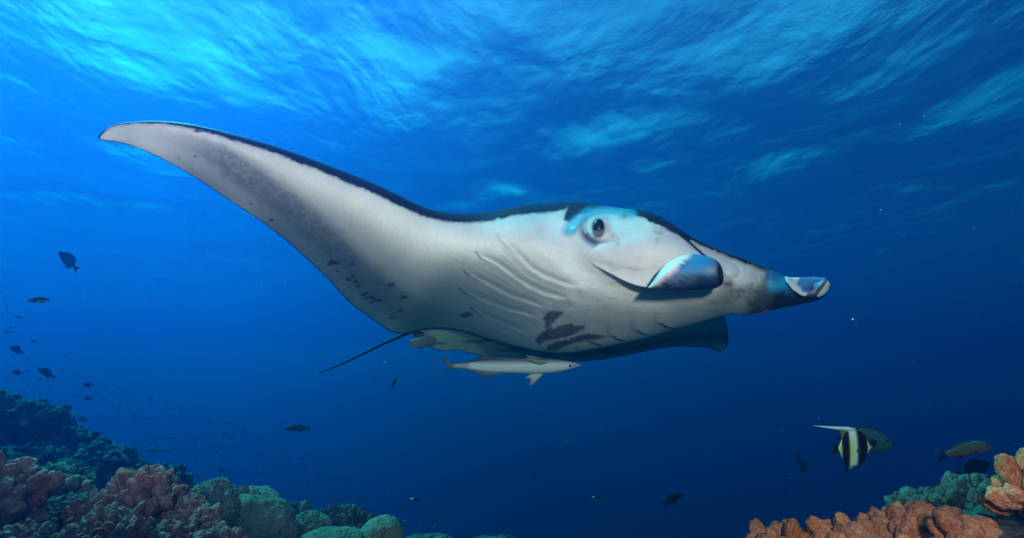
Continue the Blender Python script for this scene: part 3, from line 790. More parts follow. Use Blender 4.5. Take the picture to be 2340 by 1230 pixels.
def build_fish():
    DK = (.035, .045, .055)
    # remora under the belly
    rem = dict(up=[(.5, .0), (.45, .013), (.38, .028), (.25, .042), (.0, .045), (-.15, .04), (-.3, .022), (-.43, .007)],
               low=[(.5, -.006), (.45, -.018), (.38, -.036), (.25, -.052), (.0, -.05), (-.15, -.045), (-.3, -.026), (-.43, -.010)],
               w=[(.5, .02), (.44, .05), (.3, .075), (0, .08), (-.25, .045), (-.43, .012)],
               dorsal=[(-.08, .040), (-.17, .064), (-.195, .066), (-.24, .046), (-.34, .018), (-.2, .03)], anal=[(-.02, -.048), (-.12, -.066), (-.195, -.078), (-.21, -.062), (-.34, -.02), (-.2, -.035)],
               tail=[(-.41, .010), (-.46, .025), (-.495, .075), (-.485, .02), (-.468, -.005), (-.49, -.06), (-.455, -.028), (-.41, -.012)],
               pelvic=[(.20, -.046), (.15, -.05), (.09, -.085), (.135, -.083), (.125, -.135), (.16, -.115), (.235, -.05)],
               eye=(.418, -.002, .0105), pect=[(.27, .02), (.20, .045), (.10, .068), (.14, .03), (.21, .005)])
    rem['dorsalcol'] = flat((.04, .05, .055)); rem['analcol'] = flat((.10, .12, .13)); rem['tailcol'] = flat((.07, .08, .085)); rem['pelviccol'] = flat((.36, .36, .35)); rem['pectcol'] = flat((.20, .21, .21))
    def remc(x, z):
        C = np.tile(np.array([.45, .45, .48]), (len(x), 1))
        t = sstep(z, .002, .040); C = C * (1 - t[:, None]) + np.array([.09, .10, .10]) * t[:, None]
        t = np.exp(-((z - .0) / .006) ** 2) * (x > .42) * .7; C = C * (1 - t[:, None]) + np.array([.05, .05, .05]) * t[:, None]
        t = sstep(-z, .038, .05) * (x < .05); C = C * (1 - t[:, None]) + np.array([.12, .13, .13]) * t[:, None]
        t = (x < -.3) * .6; C = C * (1 - t[:, None]) + np.array([.1, .11, .11]) * t[:, None]
        return C
    make_fish('remora', 'slim pale grey remora swimming just beneath the manta ray belly', 'fish', 1168, 835, 2.9, 318, 1.5, K=rem, colf=remc, yaw=6, scale_z=1.12)

    # banded reef fish with a long trailing filament
    idol = dict(up=[(.5, .02), (.45, .06), (.39, .20), (.31, .38), (.16, .49), (.0, .50), (-.16, .47), (-.26, .30), (-.33, .08), (-.36, .04)],
                low=[(.5, -.01), (.45, -.035), (.40, -.12), (.32, -.32), (.18, -.50), (.0, -.52), (-.16, -.50), (-.26, -.34), (-.33, -.08), (-.36, -.035)],
                w=[(.5, .015), (.42, .07), (.25, .13), (.05, .15), (-.15, .09), (-.36, .02)],
                dorsal=[(.20, .40), (.08, .56), (-.08, .61), (-.3, .625), (-.6, .65), (-1.0, .69), (-.6, .61), (-.32, .56), (-.22, .46), (-.26, .30), (-.1, .3)],
                anal=[(.16, -.40), (.0, -.56), (-.16, -.70), (-.19, -.55), (-.24, -.34), (-.26, -.20), (-.1, -.2)],
                tail=[(-.34, .04), (-.42, .13), (-.52, .20), (-.46, .0), (-.52, -.20), (-.42, -.13), (-.34, -.04)], pelvic=[(.24, -.22), (.12, -.50), (.06, -.62), (.10, -.40), (.15, -.3)], eye=(.37, .05, .018))
    def idolc(x, z):
        C = np.tile(np.array([.70, .74, .20]), (len(x), 1))
        k = sstep(np.abs(z + .05), .12, .42); C = C * (1 - k[:, None]) + np.array([.78, .82, .70]) * k[:, None]
        w = np.exp(-((x - .06) / .04) ** 2); C = C * (1 - w[:, None]) + np.array([.75, .78, .78]) * w[:, None]
        for a, b in ((.09, .36), (-.27, -.10)):
            t = sstep(x, a - .012, a + .012) * (1 - sstep(x, b - .012, b + .012)); C = C * (1 - t[:, None]) + np.array([.008, .008, .01]) * t[:, None]
        t = sstep(x, .42, .44); C = C * (1 - t[:, None]) + np.array([.5, .35, .1]) * t[:, None]
        return C
    def finc(x, z):
        C = idolc(x, z)
        t = (x < -.24) & (z > .2); C[t] = (.7, .72, .7)
        return C
    idol['dorsalcol'] = finc; idol['analcol'] = idolc; idol['tailcol'] = flat((.01, .01, .012)); idol['pelviccol'] = flat((.01, .01, .012))
    r = make_fish('banded_fish', 'black, white and yellow banded fish with a long trailing white dorsal filament', 'fish', 1948, 1024, 2.6, 90, 2, K=idol, colf=idolc, scale_z=.88)

    parrot = dict(up=[(.5, -.05), (.46, .03), (.38, .11), (.22, .19), (.0, .21), (-.2, .15), (-.36, .05)],
                  low=[(.5, -.10), (.45, -.15), (.36, -.19), (.2, -.22), (.0, -.20), (-.2, -.14), (-.36, -.045)],
                  w=[(.5, .04), (.42, .13), (.2, .17), (-.1, .13), (-.36, .03)],
                  dorsal=[(.28, .16), (.2, .235), (.0, .265), (-.2, .21), (-.28, .13), (-.2, .1)], anal=[(-.02, -.18), (-.1, -.25), (-.24, -.18), (-.2, -.08)],
                  tail=[(-.33, .045), (-.42, .09), (-.5, .13), (-.47, .0), (-.5, -.13), (-.42, -.09), (-.33, -.045)], eye=(.36, .06, .02),
                  pect=[(.2, .0), (.12, .06), (-.02, .04), (.02, -.07), (.14, -.10)])
    parrot['pectcol'] = flat((.02, .03, .035))
    make_fish('parrot_fish', 'stout dark green fish swimming right behind the banded fish', 'fish', 1976, 1003, 3.1, 116, -8, K=parrot, colf=lambda x, z: np.array([.05, .11, .10]) * (1 + .5 * np.sin(x * 60) * np.cos(z * 70) * (z > -.1))[:, None] + .0 * x[:, None], yaw=10)
    snap = dict(up=[(.5, -.02), (.44, .05), (.34, .115), (.2, .15), (.0, .135), (-.2, .075), (-.34, .035)],
                low=[(.5, -.035), (.44, -.07), (.34, -.10), (.2, -.12), (.0, -.10), (-.2, -.06), (-.34, -.035)],
                w=[(.5, .02), (.42, .09), (.2, .14), (-.1, .09), (-.34, .025)],
                dorsal=[(.22, .13), (.12, .175), (-.05, .155), (-.2, .10), (-.24, .06), (-.1, .08)], anal=[(-.03, -.085), (-.09, -.145), (-.2, -.085), (-.14, -.05)],
                tail=[(-.32, .035), (-.40, .09), (-.5, .15), (-.43, .01), (-.49, -.14), (-.40, -.08), (-.32, -.035)], eye=(.38, .045, .022))
    def snapc(x, z):
        C = np.tile(np.array([.055, .08, .06]), (len(x), 1)); t = sstep(-z, -.06, .06)[:, None] * .7
        return C * (1 - t) + np.array([.19, .07, .05]) * t
    snap['tailcol'] = flat((.02, .025, .03)); snap['analcol'] = flat((.02, .025, .03))
    make_fish('snapper', 'olive and pinkish snapper with a dark forked tail above the right reef', 'fish', 2203, 1030, 2.3, 118, 14, K=snap, colf=snapc, yaw=8)
    make_fish('damsel_fish', 'black rounded fish half hidden behind knobbly coral on the right reef', 'fish', 2226, 1074, 2.9, 80, 22, 'oval', col=(.008, .009, .011), scale_z=1.15)
    make_fish('trigger_fish', 'dark stout fish tilted upward in open water left of the right reef', 'fish', 1537, 1141, 4.2, 52, 32, 'chromis', col=(.015, .02, .025))
    make_fish('surgeon_fish', 'faint dark fish diving steeply left of the banded fish', 'fish', 1829, 1057, 6.5, 42, -75, 'chromis', col=DK, yaw=20)
    make_fish('surgeon_fish', 'large dark oval fish heading up left in open water at the left', 'fish', 156, 596, 5.0, 62, 134, 'oval', col=(.05, .06, .075))
    def wr(x, z):
        C = np.tile(np.array([.03, .03, .03]), (len(x), 1)); t = sstep(-z, .0, .02)[:, None] * (x > -.3)[:, None]
        C = C * (1 - t) + np.array([.40, .26, .18]) * t
        t = sstep(x, .3, .45)[:, None]; return C * (1 - t) + np.array([.20, .22, .16]) * t
    make_fish('wrasse', 'slender dark striped wrasse with a pale belly below the oval fish at left', 'fish', 88, 686, 3.0, 54, 184, 'slender', colf=wr)
    make_fish('surgeon_fish', 'dark fish with a raised fin by the left edge, above its two neighbours', 'fish', 38, 800, 5.5, 36, 155, 'oval', col=DK)
    make_fish('surgeon_fish', 'small dark fish lowest of the three near the left edge', 'fish', 40, 852, 6.0, 28, 175, 'chromis', col=DK)
    make_fish('surgeon_fish', 'dark elongated oval fish right of the small dark fish near left edge', 'fish', 106, 853, 5.2, 46, 152, 'oval', col=DK, scale_z=.85)
    make_fish('damsel_fish', 'dark deep-bodied fish facing left, upper one of a close pair', 'fish', 202, 880, 5.5, 24, 185, 'chromis', col=DK)
    make_fish('damsel_fish', 'dark deep-bodied fish facing left, lower one of a close pair', 'fish', 202, 911, 5.5, 20, 170, 'chromis', col=DK)
    make_fish('surgeon_fish', 'faint bluish fish just above the far left reef ridge', 'fish', 190, 959, 9.0, 26, 165, 'oval', col=DK)
    make_fish('fusilier', 'slender dark fish swimming left in open water below the ray tail', 'fish', 679, 979, 4.2, 60, 181, 'slender', col=(.03, .05, .06), scale_z=1.15)
    make_fish('wrasse', 'tiny black fish standing nearly upright below the ray pelvic fin', 'fish', 901, 874, 3.6, 26, 245, 'slender', col=(.008, .01, .012), yaw=10)
    def bw(x, z):
        C = np.tile(np.array([.012, .014, .016]), (len(x), 1)); t = sstep(x, .12, .25)[:, None]
        return C * (1 - t) + np.array([.5, .55, .5]) * t
    make_fish('wrasse', 'small black fish with a white head above the dome coral', 'fish', 950, 1141, 3.4, 28, 174, 'slender', colf=bw)
    make_fish('wrasse', 'tiny pale and dark fish alone low in open water', 'fish', 1363, 1136, 3.8, 22, 178, 'slender', colf=bw)
    make_fish('reef_shark', 'faint shark silhouette far off above the left reef', 'shark', 362, 1028, 17.0, 86, 180, K=dict(
        up=[(.5, 0), (.35, .04), (.15, .06), (-.1, .045), (-.38, .012)], low=[(.5, -.01), (.35, -.045), (.15, -.055), (-.1, -.04), (-.38, -.01)], w=[(.5, .02), (.3, .1), (0, .1), (-.38, .01)],
        dorsal=[(.12, .05), (.02, .15), (-.02, .05)], anal=[(-.2, -.03), (-.27, -.06), (-.28, -.02)], tail=[(-.36, .01), (-.5, .14), (-.44, .0), (-.48, -.05), (-.37, -.01)], eye=(.42, .0, .006), pect=[(.2, -.03), (.05, -.12), (.1, -.03)]), col=DK, scale_z=.9)
    pw = lambda x, z: np.where((x < -.2)[:, None], np.array([.6, .62, .6]), np.array([.012, .014, .016]))
    make_fish('damsel_fish', 'dark round fish with a white tail resting on the far left ridge', 'fish', 270, 1041, 4.3, 38, 172, 'chromis', colf=pw, fincol=(.6, .62, .6))
    for lab, x, y, s, a, d in (('left one of three small black fish over the boulder coral', 507, 1076, 14, 170, 5), ('right one of three small black fish over the boulder coral', 585, 1080, 11, 160, 5.5),
                               ('small black fish just above the big boulder coral', 620, 1120, 10, 180, 5), ('tiny fish with white tail right of the dome coral', 990, 1198, 12, 120, 3.2),
                               ('dark little fish with pale tail on top of the dome coral', 920, 1192, 13, 175, 3.1), ('tiny dark fish at the lower left end of the right reef', 1727, 1196, 9, 140, 3.5),
                               ('far pale fish outline low in the open water centre', 1303, 1010, 36, 185, 15)):
        c = (.01, .012, .015) if 'pale fish' not in lab else (.5, .5, .5)
        make_fish('damsel_fish', lab.replace('three', 'two'), 'fish', x, y, d, s, a, 'chromis' if s < 30 else 'slender', col=c, detail=False, fincol=(.55, .58, .55) if 'tail' in lab else None)

    # the school of little fish over the drop-off: one mesh shared by all
    Z7 = """40,370 48,438 103,430 60,491 45,513 192,567 375,652 160,670 265,674 444,682 342,726 208,713 155,734 418,758 124,773 272,787 272,799 281,823 228,777 155,803 199,816 447,802 36,788 88,861 138,855 232,856 286,857 12,868 192,888 461,840 505,849 538,842 541,856 588,820 632,852 681,840 699,880 722,878 433,872 572,868 524,874 578,893 609,909 636,892 264,902 281,910 333,915 363,911 365,930 395,916 354,945 355,963 189,931 197,958 357,985 400,1001 424,1001 679,924 664,948 662,957 655,977 782,926 841,933 844,886 759,981 762,1013 716,1030 619,1007 346,1038 428,1046 884,1018 846,1034 952,1030 918,966 940,918 976,940 1020,940 1068,933 1017,976 961,990 1112,960 1130,960 668,1050 731,1087 839,1082 897,1105 961,1111 1010,1063 1048,1096 1137,1076 1168,1086 1174,1098 1112,1103 1151,1115 1181,1030 1235,1020 1258,1030 1290,1023 1334,1039 1367,1064 1360,1090 1258,1087 1276,1094 1300,1106 1372,1118 1466,1107 870,1127 870,1143 814,1164 858,1203 976,1182 1095,1160 1183,1151 1249,1168 1268,1164 1305,1162 1217,1187 1132,1190 1451,1205 1105,1222 1030,1222 455,1123 586,1103 564,1081"""
    Z5 = """265,12 500,3 615,18 770,4 172,85 312,70 235,130 368,128 420,97 448,90 508,88 862,95 70,180 190,182 140,218 440,190 436,210 68,237 233,235 740,152 740,175 842,200 105,298 717,240 568,277 935,235 1013,220 1123,195 1233,222 1158,272 1163,306 995,300 1003,328 1255,326 1296,320 900,352 637,328 683,310 395,376 825,367 1718,377 1080,437 1187,432 1308,438 1345,412 1105,370 1540,420 1540,458 1545,492 1415,470 1388,482 1730,477 1860,483 1642,498 1172,537 1157,556 1336,532 1285,528 1438,548 1468,553 1473,582 1043,585 1690,548 1655,566 1728,563 1858,573 1752,643 1885,640 1697,632 2068,660 2060,692 2245,665 2160,600 2153,775 2217,795 780,447 745,428 545,388"""
    P = [(float(a) * .4065, 550 + float(b) * .4065) for a, b in (q.split(',') for q in Z7.split())]
    P += [(400 + float(a) * .2564, 1000 + float(b) * .2564) for a, b in (q.split(',') for q in Z5.split())]
    P += [(2013, 1006), (1222, 1081), (1187, 1018), (1100, 1140), (1010, 1160), (1065, 1195), (1170, 1190)][1:]
    K = KIND['chromis']
    V, F = fish_body(K['up'], K['low'], K['w'], 10, 8)
    for nm in ('tail', 'dorsal', 'anal'):
        v2, f2 = fin_mesh(K[nm], .008); k = len(V); V = V + v2; F = F + [[q + k for q in f] for f in f2]
    proto = local_mesh('small_fish', V, F, FISH, None, flat((.03, .035, .04)))
    r = random.Random(3)
    for i, (x, y) in enumerate(P):
        o = proto if i == 0 else proto.copy()
        if i: COL.objects.link(o)
        near = y < 800 and x < 120
        s = r.uniform(9, 13) if near else r.uniform(6.5, 10.5)
        d = 0.075 * 1200 / s * r.uniform(.95, 1.15)
        a = 180 + r.gauss(-12, 22) if r.random() < .75 else r.gauss(5, 20)
        M = fish_matrix(x, y, d, s * 1.1, a, r.uniform(-25, 25))
        loc, rot, sc = M.decompose()
        o.location = loc; o.rotation_mode = 'QUATERNION'; o.rotation_quaternion = rot; o.scale = (sc[0], sc[1], sc[2] * .8)
        tag(o, 'tiny dark fish in the loose school above the left reef and drop-off', 'fish', 'tiny fish schooling over the reef')

    # specks of drifting matter
    V = []; F = []
    r = random.Random(9)
    spots = [(1949, 730, 3.2), (1957, 744, 1.2), (879, 828, 2.0), (422, 507, 1.4), (598, 652, 1.2), (2012, 480, 1.2)]
    spots += [(r.uniform(0, 2340), r.uniform(0, 1230) ** 1.0, r.choice([.6, .7, .8, 1.0])) for _ in range(150)]
    for (x, y, s) in spots:
        d = 1.3 if x == 1949 else r.uniform(.9, 2.0)
        c = at(x, y, d); q = s / FPX * d
        k = len(V)
        o = [(1, 0, 0), (-1, 0, 0), (0, 1, 0), (0, -1, 0), (0, 0, 1), (0, 0, -1)]
        V += [tuple(c + Vector(a) * q * r.uniform(.7, 1.2)) for a in o]
        F += [[k + a for a in f] for f in ((0, 2, 4), (2, 1, 4), (1, 3, 4), (3, 0, 4), (2, 0, 5), (1, 2, 5), (3, 1, 5), (0, 3, 5))]
    k = NT('speck'); b = k.n('ShaderNodeBsdfDiffuse'); b.inputs['Color'].default_value = (.28, .32, .28, 1); k.l(b.outputs[0], k.out.inputs[0])
    o = mesh_obj('drifting_specks', V, F, k.m)
    tag(o, 'fine pale specks of plankton drifting in the water', 'plankton', kind='stuff')
build_fish()
# ---------------------------------------------------------------- the reef
def coral_material(name, c1, c2, scale=9.0, bump=0.006, polyp=140.0):
    k = NT(name)
    tc = k.n('ShaderNodeTexCoord'); oi = k.n('ShaderNodeObjectInfo'); geo = k.n('ShaderNodeNewGeometry')
    n1 = k.n('ShaderNodeTexNoise', Scale=scale, Detail=5.0, Roughness=0.6); k.l(geo.outputs['Position'], n1.inputs['Vector'])
    n2 = k.n('ShaderNodeTexNoise', Scale=scale * 7, Detail=6.0, Roughness=0.7); k.l(geo.outputs['Position'], n2.inputs['Vector'])
    vo = k.n('ShaderNodeTexVoronoi', Scale=polyp); k.l(geo.outputs['Position'], vo.inputs['Vector'])
    base = k.mix(k.math('SMOOTH_MIN', k.ramp(n1.outputs[0], [(0.35, (0, 0, 0)), (0.65, (1, 1, 1))]), 1.0, 0.0), c1, c2)
    v = k.math('MULTIPLY_ADD', oi.outputs['Random'], 0.35, 0.80)
    v = k.math('MULTIPLY', v, k.math('MULTIPLY_ADD', n2.outputs[0], 1.8, 0.10))
    v = k.math('MULTIPLY', v, k.math('MULTIPLY_ADD', vo.outputs['Distance'], 0.8, 0.7))
    sc = k.n('ShaderNodeVectorMath', _operation='SCALE'); k.l(base, sc.inputs[0]); k.l(v, sc.inputs['Scale'])
    b = k.n('ShaderNodeBsdfPrincipled', Roughness=0.8); b.inputs['Specular IOR Level'].default_value = 0.15
    k.l(sc.outputs[0], b.inputs['Base Color'])
    h = k.math('ADD', k.math('MULTIPLY', n2.outputs[0], 1.2), k.math('MULTIPLY', vo.outputs['Distance'], -0.5))
    bp = k.n('ShaderNodeBump', Strength=1.0, Distance=bump); k.l(h, bp.inputs['Height']); k.l(bp.outputs[0], b.inputs['Normal'])
    k.l(b.outputs[0], k.out.inputs['Surface'])
    return k.m

CORAL = {
    'orange': coral_material('coral_orange', (.35, .10, .035), (.42, .175, .09)),
    'brown': coral_material('coral_brown', (.25, .095, .06), (.36, .22, .165)),
    'rust': coral_material('coral_rust', (.34, .085, .05), (.26, .20, .15), 16),
    'olive': coral_material('coral_olive', (.09, .10, .07), (.17, .18, .13), 6, .01, 70),
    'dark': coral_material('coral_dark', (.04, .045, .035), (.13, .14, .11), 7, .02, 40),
    'pale': coral_material('coral_pale', (.11, .11, .085), (.06, .07, .055), 12, .006, 160),
}

def lobe_mesh(name, seed, kind):
    """one knob of coral, pointing along +Z, base at the origin, unit width about 1"""
    bm = bmesh.new()
    bmesh.ops.create_icosphere(bm, subdivisions=4, radius=0.5)
    r = random.Random(seed)
    off = Vector((r.uniform(-50, 50), r.uniform(-50, 50), r.uniform(-50, 50)))
    tall = {'knob': r.uniform(1.15, 1.5), 'finger': r.uniform(1.5, 2.0), 'bulb': r.uniform(1.0, 1.35)}[kind]
    bend = r.uniform(-.25, .25); flatk = r.uniform(.75, 1.0)
    bumps = []
    if kind != 'bulb':
        for _ in range(r.randint(2, 4)):
            a = r.uniform(0, 6.28); e = r.uniform(.0, 1.0)
            bumps.append((Vector((math.cos(a) * math.cos(e), math.sin(a) * math.cos(e), math.sin(e))), r.uniform(.10, .26), r.uniform(.28, .42)))
    for v in bm.verts:
        n = v.co.normalized()
        k = 1 + .22 * mnoise.noise(n * 1.3 + off) + .10 * mnoise.noise(n * 3.1 + off) + .06 * mnoise.noise(n * 7 + off) + .035 * mnoise.noise(n * 15 + off)
        for d, h, w in bumps:
            k += h * math.exp(-((1 - n.dot(d)) / (w * w)))
        c = v.co * k
        z = c.z
        waist = 1 - .38 * max(0, min(1, (-z + .05) / .6)) if kind != 'bulb' else 1
        c.x *= waist; c.y *= waist * flatk
        c.z = z * tall
        c.x += bend * c.z * c.z
        v.co = c + Vector((0, 0, .25 * tall))
    me = bpy.data.meshes.new(name); bm.to_mesh(me); bm.free()
    me.polygons.foreach_set('use_smooth', [True] * len(me.polygons))
    return me
LOBES = {k: [lobe_mesh('lobe_' + k, 10 * i + j, k) for i in range(7)] for j, k in enumerate(('knob', 'finger', 'bulb'))}
_lobe_cache = {}
def lobe_variant(kind, i, matname):
    key = (kind, i, matname)
    if key not in _lobe_cache:
        me = LOBES[kind][i].copy(); me.materials.append(CORAL[matname]); _lobe_cache[key] = me
    return _lobe_cache[key]

GROUND = []          # (centre, radius) supports for the reef terrain

def mound(name, c, rx, ry, rz, mat, parent, seed, amp=.14, sub=5, fine=.0, fs=9):
    bm = bmesh.new(); bmesh.ops.create_icosphere(bm, subdivisions=sub, radius=1)
    off = Vector((seed * 3.1, seed * 1.7, -seed * 2.3))
    for v in bm.verts:
        n = v.co.normalized()
        k = 1 + amp * mnoise.noise(n * 1.7 + off) + amp * .5 * mnoise.noise(n * 4 + off) + amp * .2 * mnoise.noise(n * 9 + off)
        if fine:
            q = mnoise.cell_vector
            d = mnoise.voronoi(n * fs + off)[0]
            k += fine * (0.55 - d[0]) 
        v.co = Vector((n.x * rx * k, n.y * ry * k, n.z * rz * k))
    me = bpy.data.meshes.new(name); bm.to_mesh(me); bm.free()
    me.polygons.foreach_set('use_smooth', [True] * len(me.polygons))
    me.materials.append(CORAL[mat])
    o = bpy.data.objects.new(name, me); COL.objects.link(o)
    if parent is not None: o.parent = parent; o.location = Vector(c) - parent.location
    else: o.location = c
    return o

def lobed_colony(label, px, py, d, wpx, hpx, lobe_px, mat, kind='knob', seed=0, spread=1.0, depth=None, group=None, tilt=(0, -.2, .6), up=.55, dens=.92, base=.74, zmin=-.45):
    """colony whose visible top centre is at pixel (px, py - hpx/2): ellipsoid of knobs"""
    r = random.Random(seed + 100)
    c = at(px, py, d); rx = wpx / 2 / FPX * d; rz = hpx / 2 / FPX * d; ry = (depth or (rx + rz) / 2 * 1.1)
    L = lobe_px / FPX * d
    root = empty('coral_colony', c); tag(root, label, 'coral', group)
    mound('base', c, rx * base * .84, ry * base * .84, rz * base * .84, 'dark', root, seed, .2, 4)  # dark material paints crevice shade between the knobs
    # spacing so that neighbours just touch
    area = 4 * math.pi * ((rx * ry) ** 1.6 / 3 + (rx * rz) ** 1.6 / 3 + (ry * rz) ** 1.6 / 3) ** (1 / 1.6)
    n = int(area / (L * L * .72) * dens); n = min(n, 420)
    ga = math.pi * (3 - math.sqrt(5)); cnt = 0
    for i in range(n):
        z = 1 - 2 * (i + .5) / n
        if z < zmin: continue
        rr = math.sqrt(1 - z * z); a = i * ga + r.uniform(-.15, .15)
        nrm = Vector((rr * math.cos(a), rr * math.sin(a), z))
        if nrm.y > .72: continue
        k = 1 + .22 * mnoise.noise(nrm * 1.9 + Vector((seed, 3, 1))) + r.uniform(-.05, .05)
        p = Vector((nrm.x * rx * base * k, nrm.y * ry * base * k, nrm.z * rz * base * k))
        dirn = Vector((nrm.x / rx, nrm.y / ry, nrm.z / rz)).normalized()
        dirn = (dirn + Vector((0, 0, up)) + Vector((r.gauss(0, .16), r.gauss(0, .16), r.gauss(0, .1)))).normalized()
        s = L * r.choice((.7, .85, 1.0, 1.0, 1.15, 1.35)) * r.uniform(.9, 1.1)
        o = bpy.data.objects.new('lobe', lobe_variant(kind, r.randrange(7), mat)); COL.objects.link(o); o.parent = root
        q = dirn.to_track_quat('Z', 'Y')
        o.rotation_mode = 'QUATERNION'; o.rotation_quaternion = q @ Matrix.Rotation(r.uniform(0, 6.28), 3, 'Z').to_quaternion()
        o.scale = (s, s, s * r.uniform(1.0, 1.4)); o.location = p - dirn * s * .38
        cnt += 1
    GROUND.append((c - Vector((0, 0, rz * .55)), max(rx, ry)))
    return cnt

def boulder(label, px, py, d, wpx, hpx, mat, seed, amp=.12, fine=.0, fs=9, depth=None, sub=6):
    c = at(px, py, d); rx = wpx / 2 / FPX * d; rz = hpx / 2 / FPX * d; ry = depth or rx
    o = mound('boulder_coral', c, rx, ry, rz, mat, None, seed, amp, sub, fine, fs)
    tag(o, label, 'coral')
    GROUND.append((c - Vector((0, 0, rz * .5)), max(rx, ry)))

def ridge(label, pts, d, thick_px, mat, seed, lobe_px, kind='knob', n=260):
    """a craggy coral-covered outcrop following a line of picture points, receding"""
    root = empty('coral_outcrop', at(pts[0][0], pts[0][1] + 60, d)); tag(root, label, 'coral')
    r = random.Random(seed)
    P = np.array(pts, float)
    for i, (x, y, dd, rr) in enumerate(pts):
        c = at(x, y + rr * .8, dd); q = rr / FPX * dd
        mound('crag', c, q * 1.15, q * 1.1, q, mat, root, seed + i, .30, 6, .16, 13)
        GROUND.append((c - Vector((0, 0, q * .5)), q * 1.2))
        m = int(n / len(pts))
        for j in range(m):
            nrm = Vector((r.gauss(0, 1), r.gauss(-.5, .8), r.gauss(.45, .7))).normalized()
            k = 1 + .28 * mnoise.noise(nrm * 2.3 + Vector((seed + i, 3, 1)))
            p = c + Vector((nrm.x * 1.15, nrm.y * 1.1, nrm.z)) * q * k * .98
            dirn = (nrm + Vector((.25, 0, .6)) + Vector((r.gauss(0, .3), r.gauss(0, .3), 0))).normalized()
            s = lobe_px / FPX * dd * r.uniform(.5, 1.4)
            o = bpy.data.objects.new('lobe', lobe_variant(kind, r.randrange(7), mat)); COL.objects.link(o); o.parent = root
            o.rotation_mode = 'QUATERNION'; o.rotation_quaternion = dirn.to_track_quat('Z', 'Y') @ Matrix.Rotation(r.uniform(0, 6.28), 3, 'Z').to_quaternion()
            o.scale = (s, s, s * .9); o.location = p - root.location

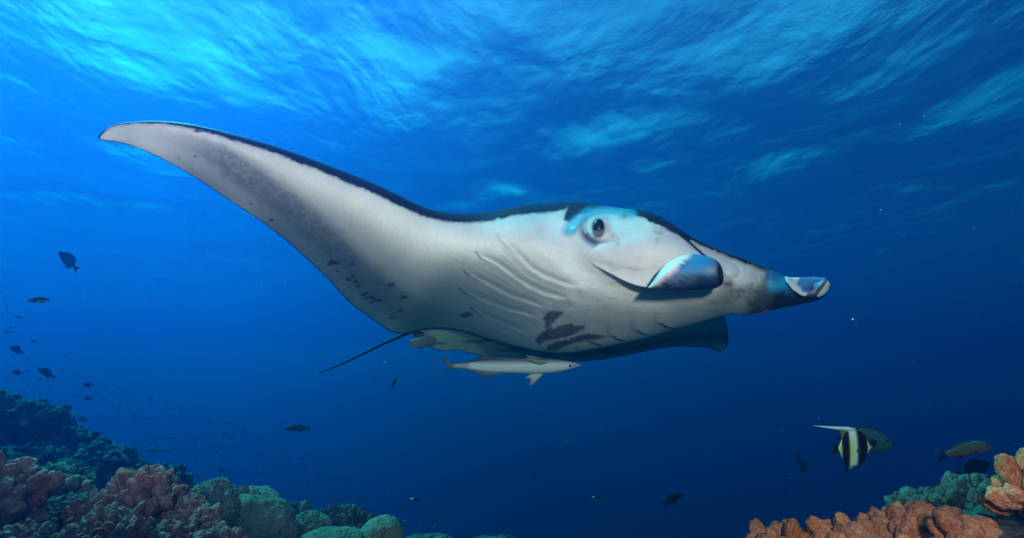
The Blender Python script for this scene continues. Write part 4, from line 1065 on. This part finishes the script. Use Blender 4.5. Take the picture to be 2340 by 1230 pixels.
def build_reef():
    # far left ridge, receding
    ridge('dark craggy reef ridge rising at the far left edge', [(-40, 935, 4.6, 110), (50, 948, 4.7, 90), (110, 985, 4.8, 75), (170, 1020, 4.9, 70)], 4.7, 90, 'dark', 3, 17, n=300)
    ridge('dark craggy reef shoulder sloping down behind the left coral heads', [(215, 1035, 4.6, 60), (262, 1050, 4.4, 55), (160, 1070, 4.3, 75), (60, 1045, 4.2, 75), (380, 1085, 4.2, 40)], 4.4, 90, 'dark', 21, 15, n=280)
    # left foreground colonies
    lobed_colony('tall smooth-lobed brown coral head cut by the left edge', -5, 1162, 1.75, 180, 215, 42, 'brown', 'bulb', 1, up=.5)
    lobed_colony('brown knobbed coral with cyan-lit crowns right of the left-edge head', 148, 1145, 2.3, 120, 90, 30, 'brown', 'bulb', 2)
    lobed_colony('low teal knobbly coral patch behind the brown knobbed coral', 120, 1105, 2.9, 180, 70, 16, 'olive', 'knob', 3)
    lobed_colony('broad mound of small brown knobs in the middle of the left reef', 165, 1195, 2.0, 170, 120, 17, 'rust', 'knob', 4)
    lobed_colony('large cluster of brown coral lobes topping the left reef', 325, 1142, 1.95, 180, 120, 25, 'brown', 'knob', 5, up=.7)
    lobed_colony('upright reddish coral fingers in front of the mound of small knobs', 245, 1250, 1.6, 180, 140, 26, 'rust', 'finger', 6, up=.9)
    lobed_colony('knobbly brown coral descending right below the topping cluster', 425, 1205, 1.95, 150, 130, 21, 'brown', 'knob', 7)
    lobed_colony('small pale-tipped coral cluster at the bottom left corner', 40, 1255, 1.5, 150, 100, 22, 'rust', 'knob', 8)
    lobed_colony('reddish coral cluster at the bottom edge below the topping cluster', 370, 1262, 1.7, 170, 120, 22, 'rust', 'knob', 9)
    lobed_colony('rounded brown coral knobs at the foot of the left reef', 505, 1252, 1.9, 110, 90, 20, 'brown', 'bulb', 10)
    # middle teal boulders
    boulder('teal dimpled boulder coral just right of the topping cluster', 480, 1165, 2.7, 120, 130, 'olive', 31, .10, .22, 8)
    boulder('smooth large rounded boulder coral lower centre left', 575, 1215, 2.9, 190, 185, 'olive', 32, .12, .03, 6)
    lobed_colony('small knobs growing on the flank of the smooth large boulder', 545, 1140, 2.9, 100, 36, 14, 'olive', 'knob', 33)
    boulder('dark upright rock behind the smooth large boulder', 603, 1180, 3.6, 55, 110, 'dark', 34, .25, .15, 6)
    lobed_colony('dark lumpy coral in the dip right of the upright rock', 655, 1205, 3.6, 110, 90, 26, 'dark', 'bulb', 35)
    boulder('pale rough teal boulder coral left of the long dark coral', 700, 1225, 3.3, 110, 100, 'olive', 36, .12, .20, 10)
    lobed_colony('long dark finger coral along the skyline of the middle reef', 785, 1205, 3.8, 150, 80, 13, 'dark', 'finger', 37, up=1.2, dens=.8)
    boulder('pale flat coral table at the bottom edge beside the dome', 760, 1258, 2.9, 190, 90, 'olive', 38, .10, .12, 12)
    boulder('round dome coral at the bottom edge, rightmost of the middle reef', 870, 1240, 3.0, 112, 112, 'olive', 39, .07, .05, 14)
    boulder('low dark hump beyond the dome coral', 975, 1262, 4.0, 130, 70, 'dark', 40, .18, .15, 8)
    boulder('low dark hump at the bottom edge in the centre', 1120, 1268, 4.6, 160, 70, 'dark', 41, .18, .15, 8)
    # right reef
    lobed_colony('orange bulbous coral ridge at the lower left end of the right reef', 1800, 1278, 2.0, 210, 130, 42, 'orange', 'bulb', 51, up=.6)
    lobed_colony('cluster of big rounded orange lobes in the middle of the right reef', 1965, 1250, 1.9, 200, 130, 46, 'orange', 'bulb', 52, up=.7)
    lobed_colony('orange lobes under the knobbly teal slope of the right reef', 2090, 1232, 1.85, 200, 140, 46, 'orange', 'bulb', 53, up=.6)
    lobed_colony('teal knobbly coral slope behind the orange lobes', 2120, 1168, 2.6, 180, 90, 20, 'pale', 'knob', 54, up=.8)
    lobed_colony('teal knobbed coral crest near the right edge', 2228, 1145, 2.5, 150, 100, 22, 'pale', 'knob', 55, up=.9)
    lobed_colony('tall smooth orange coral head cut by the right edge', 2348, 1135, 1.6, 140, 160, 54, 'orange', 'bulb', 56, up=.5)
    lobed_colony('orange coral lobes overhanging the dark hollow at the right', 2205, 1240, 1.65, 120, 120, 46, 'orange', 'bulb', 57, up=.5)
    lobed_colony('orange coral along the bottom edge of the right reef', 1900, 1312, 1.7, 220, 110, 36, 'orange', 'knob', 58, up=.7)
    lobed_colony('orange coral knobs at the bottom edge left of the dark hollow', 2060, 1308, 1.6, 200, 120, 38, 'orange', 'bulb', 59, up=.7)
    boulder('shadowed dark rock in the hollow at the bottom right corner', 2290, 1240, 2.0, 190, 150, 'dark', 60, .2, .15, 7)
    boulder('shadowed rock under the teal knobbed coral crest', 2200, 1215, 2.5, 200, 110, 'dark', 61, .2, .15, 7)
    # the ground under them
    xs = np.r_[np.linspace(-80, -9, 45), np.linspace(-8.8, 8.8, 200), np.linspace(9, 80, 45)]
    ys = np.r_[np.linspace(-70, -2, 30), np.linspace(-1.8, 9, 130), np.linspace(9.3, 95, 60)]
    X, Y = np.meshgrid(xs, ys, indexing='ij')
    Z = np.full(X.shape, -15.0)
    for c, r in GROUND:
        dd = np.hypot(X - c.x, (Y - c.y))
        Z = np.maximum(Z, c.z + .01 - 1.15 * np.maximum(dd - r * .85, 0))
    # the slope carries on outside the frame, down to the left and right
    Z = np.maximum(Z, np.minimum(-1.1 - .22 * np.hypot(X + 6, Y - 3), -1.2) - 2.2 * np.maximum(X + 2.2, 0) - .6 * np.maximum(Y - 5.5, 0))
    Z = np.maximum(Z, np.minimum(-1.0 - .22 * np.hypot(X - 5, Y - 1), -1.1) - 2.2 * np.maximum(2.4 - X, 0) - .6 * np.maximum(Y - 3.5, 0))
    Z = np.maximum(Z, -15)
    near = np.exp(-np.hypot(X, Y - 3) / 14)
    Z += .10 * (fbm((X + 40) * 2.6, (Y + 90) * 2.6, 5) - .55) * (0.4 + near)
    n, m = X.shape
    V = np.stack([X, Y, Z], -1).reshape(-1, 3)
    i, j = np.meshgrid(np.arange(n - 1), np.arange(m - 1), indexing='ij'); a = (i * m + j).ravel()
    o = mesh_obj('seabed', V, np.stack([a, a + m, a + m + 1, a + 1], -1), CORAL['dark'])
    tag(o, kind='structure')
build_reef()
